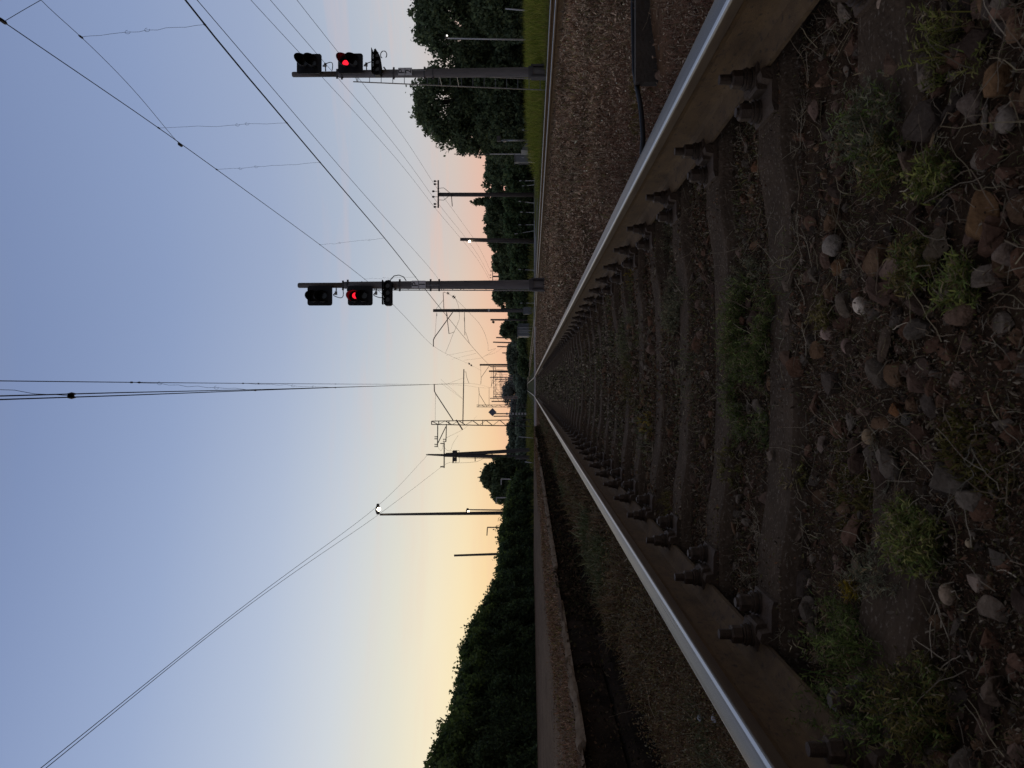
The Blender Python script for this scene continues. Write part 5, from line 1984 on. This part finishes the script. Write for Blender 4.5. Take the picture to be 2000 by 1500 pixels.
# road edge stakes
for i, (py_, tp_, pyb) in enumerate(((254, 1020, 254), (353, 1014, 353), (363, 1020, 361), (393, 1013, 397), (414, 1016, 415.5), (439, 1013, 439), (457, 1005, 450), (526, 1012, 528), (592, 1016, 592))):
    Y_ = 40 + i * 2.2 if py_ < 420 else 52 + i
    b = at(1045, pyb, Y_)
    b[2] = float(gz(b[0], Y_)) - .03
    t = thing('edge_stake', 'thin white stake with dark band along the asphalt edge', 'stake', tuple(b), 'stakes along the asphalt edge')
    tp = at(tp_, py_, Y_) - b
    MB().tube([A([0, 0, 0]), tp * .62], .018, 6).build('lower_stake', M['white_paint'], t)
    MB().tube([tp * .62, tp * .86], .019, 6).build('dark_band', M['black_rubber'], t)
    MB().tube([tp * .86, tp], .022, 6).build('tip', M['white_paint'], t)
STK = ['white stake nearest the post with the box head', 'white stake right of the crossarm pole, upright', 'white stake right of the crossarm pole, slightly tilted', 'leaning white stake just left of the crossarm pole', 'white stake standing in front of the asphalt strip', 'white stake halfway to the lit lamp pole', 'long slanted thin stake right of the lit lamp pole', 'slanted white stake beside the P1 mast', 'faint white stake near the concrete mast']
for o, l in zip([o for o in C.objects if o.name.startswith('edge_stake')], STK):
    o['label'] = l
for py_, tp_, Y_, lb in ((856, 1013, 62, 'white leaning stake by the left end of the crossing'), (905, 1025, 55, 'white short stake left of the twin leg pole'), (922, 1016, 56, 'white thin stake at the right end of the hedge')):
    simple_pole('marker_stake', lb, tp_, py_ - 3, 1040, py_, Y_, .03, .025, 'white_paint', 'stake', 'stakes at the left end of the crossing')

# corrugated shed
YH = 96.0
b = at(1040, 645, YH)
b[2] = float(gz(b[0], YH))
sh = thing('equipment_shed', 'small corrugated grey metal shed beside the road at the tree line', 'shed', tuple(b))
R_ = lambda px, py: rel(px, py, YH, b)
x0, x1, zt_ = R_(1012, 658)[0], R_(1012, 640)[0], R_(1012, 645)[2]
mb = MB()
n = 40
ws = np.linspace(x0, x1, n)
poly = [(x, (.05 if k % 4 < 2 else 0.0)) for k, x in enumerate(ws)]
poly = [(x, -1.0 - y) for x, y in poly] + [(x1, 1.2), (x0, 1.2)]
mb.prism(poly, 2, -.1, zt_)
mb.build('wall', M['shed'], sh)
MB().box(((x0 + x1) / 2, .1, zt_ + .06), (x1 - x0 + .25, 2.5, .1)).build('roof', M['cabinet'], sh)
xd = R_(1012, 633)[0]
MB().box(((x1 + xd) / 2 + .02, .2, zt_ / 2), (xd - x1 - .02, 1.9, zt_ - .05)).build('side_panel', M['cabinet'], sh)
for k, f in enumerate((.1, .45, .62, .95)):
    MB().box((x0 + (x1 - x0) * f, -1.075, zt_ / 2), (.07, .03, zt_)).build('trim', M['white_paint'], sh)
# small lineside boxes at mast feet
for px_, py_, Y_, lb in ((1022, 607, 74, 'grey lineside box at the foot of the concrete mast'), (1026, 717, 140, 'grey lineside box at the foot of the dark mast'), (1024, 728, 180, 'small grey lineside box at the foot of the thick dark mast')):
    b = at(1040, py_, Y_)
    b[2] = float(gz(b[0], Y_))
    t = thing('lineside_box', lb, 'cabinet', tuple(b))
    hh = at(px_, py_, Y_)[2] - b[2]
    MB().box((0, 0, hh * .6), (.7, .5, hh * .8)).build('box_body', M['cabinet'], t)
    MB().box((0, 0, hh * .1), (.5, .4, hh * .22)).build('foot', M['galv'], t)


# ------------------------------------------------------------------ wires
def spline(P, n=60):
    P = A(P)
    t = np.concatenate([[0], np.cumsum(np.linalg.norm(np.diff(P, axis=0), axis=1))])
    m = np.gradient(P, t, axis=0) if len(P) > 2 else np.tile((P[1] - P[0]) / t[1], (2, 1))
    q = np.linspace(0, t[-1], n)
    i = np.clip(np.searchsorted(t, q, 'right') - 1, 0, len(P) - 2)
    h = (t[i + 1] - t[i])
    s = (q - t[i]) / h
    s2, s3 = s ** 2, s ** 3
    return ((2 * s3 - 3 * s2 + 1)[:, None] * P[i] + ((s3 - 2 * s2 + s) * h)[:, None] * m[i] + (-2 * s3 + 3 * s2)[:, None] * P[i + 1] + ((s3 - s2) * h)[:, None] * m[i + 1])


def back(P, L=14):
    """carry a wire on behind the first given point"""
    d = P[0] - P[1]
    return [P[0] + d / np.linalg.norm(d) * L] + list(P)


def dropper(parent, a, b, rad=.0035, kinks=True, seed=0):
    r = np.random.default_rng(seed)
    n = 14
    t = np.linspace(0, 1, n)[:, None]
    P = A(a) * (1 - t) + A(b) * t
    if kinks:
        P[2:-2] += r.normal(0, .011, (n - 4, 3)) * A([1, 1, .2])
    mb = MB().tube(P, rad, 4)
    for e in (a, b):
        e = A(e)
        mb.tube([e - A([0, .07, 0]), e - A([0, .035, 0]), e + A([0, .035, 0]), e + A([0, .07, 0])], [.009, .02, .02, .009], 6)
    if kinks:
        for k in range(2):
            c = P[r.integers(3, n - 3)]
            ang = np.linspace(0, 5.2, 9)
            mb.tube([c + A([.035 * math.cos(x), 0, .05 * math.sin(x)]) for x in ang], rad * .9, 4)
    mb.build('dropper', M['wire'], parent)


# neighbouring track overhead line
HC = 6.05
ol = thing('overhead_line', 'overhead contact line with droppers above the neighbouring track, upper right', 'overhead line', (0, 0, 0), None)
cpx = [(362, 0), (400, 48), (560, 240), (625, 317), (751, 465), (820, 552)]
cw = [at_h(px, py, HC) for px, py in cpx] + [at(917, 671, 75.5), at(965, 722, 150)]
for k, off in enumerate((-.011, .011)):
    pts = spline(back(cw, 16), 90) + A([off, 0, 0])
    MB().tube(pts, .0095, 5).build('contact_wire', M['wire'], ol)
dr = [((310, 250), (560, 240)), ((423, 331), (625, 317)), ((625, 478), (751, 465)), ((712, 545), (812, 541))]
mpts = []
for (ma, ca) in dr:
    Y_ = at_h(ca[0], ca[1], HC)[1]
    a = at(ma[0], ma[1], Y_)
    mpts.append(a)
Yn = at_h(400, 48, HC)[1]
ms = [at(0, 38, 14.0)] + mpts + [at(847, 676, 76), at(870, 690, 92), at(918, 712, 118), at(940, 724, 150)]
mspl = spline(back(ms, 16), 110)
MB().tube(mspl, .0105, 5).build('messenger_wire', M['wire'], ol)
for k, (ma, ca) in enumerate(dr):
    Y_ = at_h(ca[0], ca[1], HC)[1]
    dropper(ol, mpts[k], at_h(ca[0], ca[1], HC), seed=k)
st = [at(-10, -130, Yn * .80), at(80, 0, Yn * .93), at(158, 72, Yn), at(352, 283, 19.6)]
MB().tube(spline(st, 40), .007, 4).build('stitch_wire', M['wire'], ol)
dropper(ol, at(158, 72, Yn), at_h(400, 48, HC), seed=9)
cl_ = [at(80, 0, 13.8), at(45, 20, 13.9), at(8, 42, 14.0)]
MB().tube(spline(cl_, 12), .008, 4).build('jumper_wire', M['wire'], ol)
for px, py, Y_ in ((5, 41, 14.0), (352, 283, 19.6)):
    c = at(px, py, Y_)
    d = A([.0, .12, .0])
    MB().tube([c - d, c - d * .5, c + d * .5, c + d], [.015, .04, .04, .015], 6).build('clamp', M['wire'], ol)
for k, (va, ya, vb_, yb) in enumerate(((872, 694, 925, 684), (882, 702, 930, 690), (905, 704, 943, 699))):
    MB().tube([at(va, ya, 95 + 5 * k), at(vb_, yb, 95 + 5 * k)], .008, 4).build('dropper', M['wire'], ol)

# our own overhead line
ol2 = thing('overhead_line', 'overhead contact line running straight above the near track, left of centre at the top', 'overhead line', (0, 0, 0), None)
c1 = [(0, 780.5), (138, 776), (500, 762.5), (655, 757), (800, 752.5)]
c2 = [(0, 773.5), (138, 769.5), (500, 761), (655, 756.5), (800, 752.3)]
for cc_ in (c1, c2):
    w_ = [at_h(px, py, 5.9) for px, py in cc_] + [at(916.5, 749, 76), at(960, 757, 146), at(985, 757, 230)]
    MB().tube(spline(back(w_, 8), 90), .0085, 5).build('contact_wire', M['wire'], ol2)
mm = [at_h(0, 744, 8.9), at_h(272, 747, 8.75), at_h(505, 749, 8.7), at_h(655, 750, 8.9)] + [at(848, 751, 76), at(905, 752.5, 108), at(937, 757, 146), at(968, 757, 230)]
MB().tube(spline(back(mm, 8), 90), .0095, 5).build('messenger_wire', M['wire'], ol2)
for k, (va, ya) in enumerate(((138, 773), (498, 762), (655, 757))):
    c = at_h(va, ya, 5.92)
    mi_ = np.argmin(np.abs(spline(back(mm, 8), 400)[:, 1] - c[1]))
    dropper(ol2, spline(back(mm, 8), 400)[mi_] + A([0, 0, 0]), c, seed=20 + k)
for px, py, hh_ in ((272, 747, 8.75), (505, 749, 8.7), (655, 750, 8.9), (140, 776, 5.9), (140, 769.5, 5.9), (499, 762, 5.9)):
    c = at_h(px, py, hh_)
    MB().tube([c - A([0, .09, 0]), c, c + A([0, .09, 0])], [.009, .024, .009], 6).build('clamp', M['wire'], ol2)


def wire(pts, rad, label, group=None, n=60, ext=14):
    P = [A(p) for p in pts]
    if ext:
        P = back(P, ext)
    o = MB().tube(spline(P, n), rad, 4).build('power_line', M['wire'])
    return tag(o, label, 'wire', group)


wire([at(385, 0, 13.5), at(620, 275, 21), at(858, 548, 58), at(868, 571, 76)], .009, 'thin single wire running just below the right contact line to the concrete mast')
s = 58 / FPX
tp = cp1[1] + cp1[2]
for k, (px, f, dz) in enumerate(((490, -.93, .3), (528, -.2, .4), (580, .72, .3))):
    a = at(px, 0, (19, 20.5, 23)[k])
    e = tp + A([f * 27 * s, -.16, dz])
    mid = (a + e) / 2 - A([0, 0, .25])
    wire([a, mid, e], .009, ('leftmost of three thin power lines sweeping down to the crossarm pole', 'middle of three thin power lines sweeping down to the crossarm pole', 'rightmost of three thin power lines sweeping down to the crossarm pole')[k], 'power lines to the crossarm pole')
    tp2 = cp2[1] + cp2[2]
    e2 = tp2 + A([f * 13 * 128 / FPX, -.16, dz])
    wire([e + A([0, .05, 0]), (e + e2) / 2 - A([0, 0, .5]), e2], .011, 'thin power line hanging between the crossarm pole and the far utility pole', 'power lines between the utility poles', ext=0)
wire([at(80, 1500, 13.2), at(400, 1243, 20), at(733, 992, 42), at(836, 888, 71)], .010, 'upper of two long wires rising from the twin leg pole to the left', 'wires to the twin leg pole')
wire([at(90, 1500, 13.6), at(400, 1248, 20.5), at(738, 1006, 42), at(862, 912, 71)], .010, 'lower of two long wires rising from the twin leg pole to the left', 'wires to the twin leg pole')
wire([at(888, 582, 76), at(912, 606, 84), at(936, 632, 96), at(951, 664, 115), at(953, 684, 135), at(949, 694, 150), at(944, 697, 150)], .016, 'sagging feeder wire from the concrete mast to the far dark mast', ext=0)
wire([at(889, 582, 76), at(895, 596, 76), at(897, 612, 76), at(893, 634, 78), at(886, 650, 78), at(878, 670, 80), at(870, 690, 92)], .013, 'looping jumper wire under the concrete mast cantilever', ext=0)
wire([at(949, 694, 150), at(965, 690, 165), at(985, 676, 190)], .014, 'short feeder wire end dropping towards the bare posts', ext=0)
wire([at(854.5, 871, 76), at(862, 880, 73), at(867, 866, 71)], .010, 'slack wire loop between the lattice mast and the twin leg pole', ext=0)
wire([at(872, 855, 76), at(905, 838, 100), at(932, 812, 146)], .012, 'thin wire from the tall lattice mast to the second lattice mast', ext=0)
wire([at(863, 868, 71), at(875, 880, 71), at(884, 881, 71)], .010, 'jumper from the crossarm of the twin leg pole down to its platform', ext=0)
wire([at(862, 911, 71), at(880, 903, 71), at(886, 903, 71)], .010, 'left jumper from the crossarm of the twin leg pole to its railing', ext=0)
wire([at(895, 850, 71), at(885, 866, 71), at(880, 880, 71)], .008, 'thin stay wire leading from the twin leg pole towards the lattice mast', ext=0)

# ------------------------------------------------------------------ sky and light
w = bpy.data.worlds.new('World')
bpy.context.scene.world = w
w.use_nodes = True
nt = w.node_tree
N, L = nt.nodes, nt.links
bg = N['Background']
tc = N.new('ShaderNodeTexCoord')
sep = N.new('ShaderNodeSeparateXYZ')
L.new(tc.outputs['Generated'], sep.inputs[0])


def ramp(stops):
    r = N.new('ShaderNodeValToRGB')
    cr = r.color_ramp
    cr.interpolation = 'B_SPLINE' if False else 'EASE' if False else 'LINEAR'
    while len(cr.elements) > 1:
        cr.elements.remove(cr.elements[-1])
    cr.elements[0].position = stops[0][0]
    cr.elements[0].color = lin(*stops[0][1])
    for p, c in stops[1:]:
        e = cr.elements.new(p)
        e.color = lin(*c)
    L.new(sep.outputs['Z'], r.inputs[0])
    return r


away = ramp([(0, (230, 172, 154)), (.03, (235, 180, 160)), (.062, (228, 190, 172)), (.095, (213, 197, 188)), (.15, (196, 198, 203)), (.22, (176, 187, 204)), (.32, (155, 170, 200)), (.44, (138, 156, 193)), (.57, (124, 142, 181)), (.75, (124, 130, 150)), (1, (122, 126, 144))])
glow = ramp([(0, (250, 196, 140)), (.028, (254, 210, 152)), (.055, (254, 224, 168)), (.085, (253, 233, 188)), (.12, (247, 234, 202)), (.17, (229, 226, 210)), (.24, (209, 215, 221)), (.32, (187, 199, 219)), (.44, (160, 177, 209)), (.57, (140, 158, 196)), (.75, (124, 132, 156)), (1, (120, 124, 142))])
# azimuth factor towards the afterglow (front left)
dot = N.new('ShaderNodeVectorMath')
dot.operation = 'DOT_PRODUCT'
L.new(tc.outputs['Generated'], dot.inputs[0])
az = math.radians(-38)
dot.inputs[1].default_value = (math.sin(az), math.cos(az), 0)
mr = N.new('ShaderNodeMapRange')
mr.interpolation_type = 'SMOOTHSTEP'
mr.inputs[1].default_value = .6
mr.inputs[2].default_value = 1.0
L.new(dot.outputs['Value'], mr.inputs[0])
mx = N.new('ShaderNodeMix')
mx.data_type = 'RGBA'
L.new(mr.outputs[0], mx.inputs[0])
L.new(away.outputs[0], mx.inputs[6])
L.new(glow.outputs[0], mx.inputs[7])
# thin streaks of pink cirrus low in the sky
mp = N.new('ShaderNodeMapping')
mp.inputs['Scale'].default_value = (2.2, 2.2, 26)
mp.inputs['Rotation'].default_value = (0, math.radians(5), 0)
L.new(tc.outputs['Generated'], mp.inputs[0])
nz = N.new('ShaderNodeTexNoise')
nz.inputs['Scale'].default_value = 1.6
nz.inputs['Detail'].default_value = 5
nz.inputs['Roughness'].default_value = .55
L.new(mp.outputs[0], nz.inputs['Vector'])
rc = N.new('ShaderNodeValToRGB')
rc.color_ramp.elements[0].position = .53
rc.color_ramp.elements[1].position = .75
L.new(nz.outputs[0], rc.inputs[0])
lo_ = N.new('ShaderNodeMapRange')
lo_.inputs[1].default_value = .30
lo_.inputs[2].default_value = .05
lo_.inputs[3].default_value = 0
lo_.inputs[4].default_value = .55
L.new(sep.outputs['Z'], lo_.inputs[0])
mu = N.new('ShaderNodeMath')
mu.operation = 'MULTIPLY'
L.new(rc.outputs[0], mu.inputs[0])
L.new(lo_.outputs[0], mu.inputs[1])
cx = N.new('ShaderNodeMix')
cx.data_type = 'RGBA'
inv = N.new('ShaderNodeMath')
inv.operation = 'SUBTRACT'
inv.inputs[0].default_value = 1.25
L.new(mr.outputs[0], inv.inputs[1])
mu2 = N.new('ShaderNodeMath')
mu2.operation = 'MULTIPLY'
L.new(mu.outputs[0], mu2.inputs[0])
L.new(inv.outputs[0], mu2.inputs[1])
L.new(mu2.outputs[0], cx.inputs[0])
L.new(mx.outputs[2], cx.inputs[6])
cx.inputs[7].default_value = lin(240, 190, 168)
# the sky behind the camera, away from the afterglow, is dimmer
dm = N.new('ShaderNodeMapRange')
dm.interpolation_type = 'SMOOTHSTEP'
dm.inputs[1].default_value = -.6
dm.inputs[2].default_value = .42
dm.inputs[3].default_value = .45
dm.inputs[4].default_value = 1.0
L.new(dot.outputs['Value'], dm.inputs[0])
vm = N.new('ShaderNodeVectorMath')
vm.operation = 'SCALE'
L.new(cx.outputs[2], vm.inputs[0])
L.new(dm.outputs[0], vm.inputs['Scale'])
L.new(vm.outputs[0], bg.inputs[0])
bg.inputs[1].default_value = 1.0
sd = bpy.data.lights.new('sun', 'SUN')
sd.energy = .12
sd.angle = math.radians(25)
sd.color = (1, .78, .55)
so = bpy.data.objects.new('sun', sd)
C.objects.link(so)
dirv = Vector((math.sin(az) * math.cos(.06), math.cos(az) * math.cos(.06), math.sin(.06)))
so.rotation_euler = dirv.to_track_quat('Z', 'Y').to_euler()

sc = bpy.context.scene
sc.view_settings.view_transform = 'Standard'
sc.view_settings.look = 'None'
sc.view_settings.exposure = 0
sc.view_settings.gamma = 1
sc.render.engine = 'CYCLES'
sc.cycles.max_bounces = 6
sc.cycles.diffuse_bounces = 3
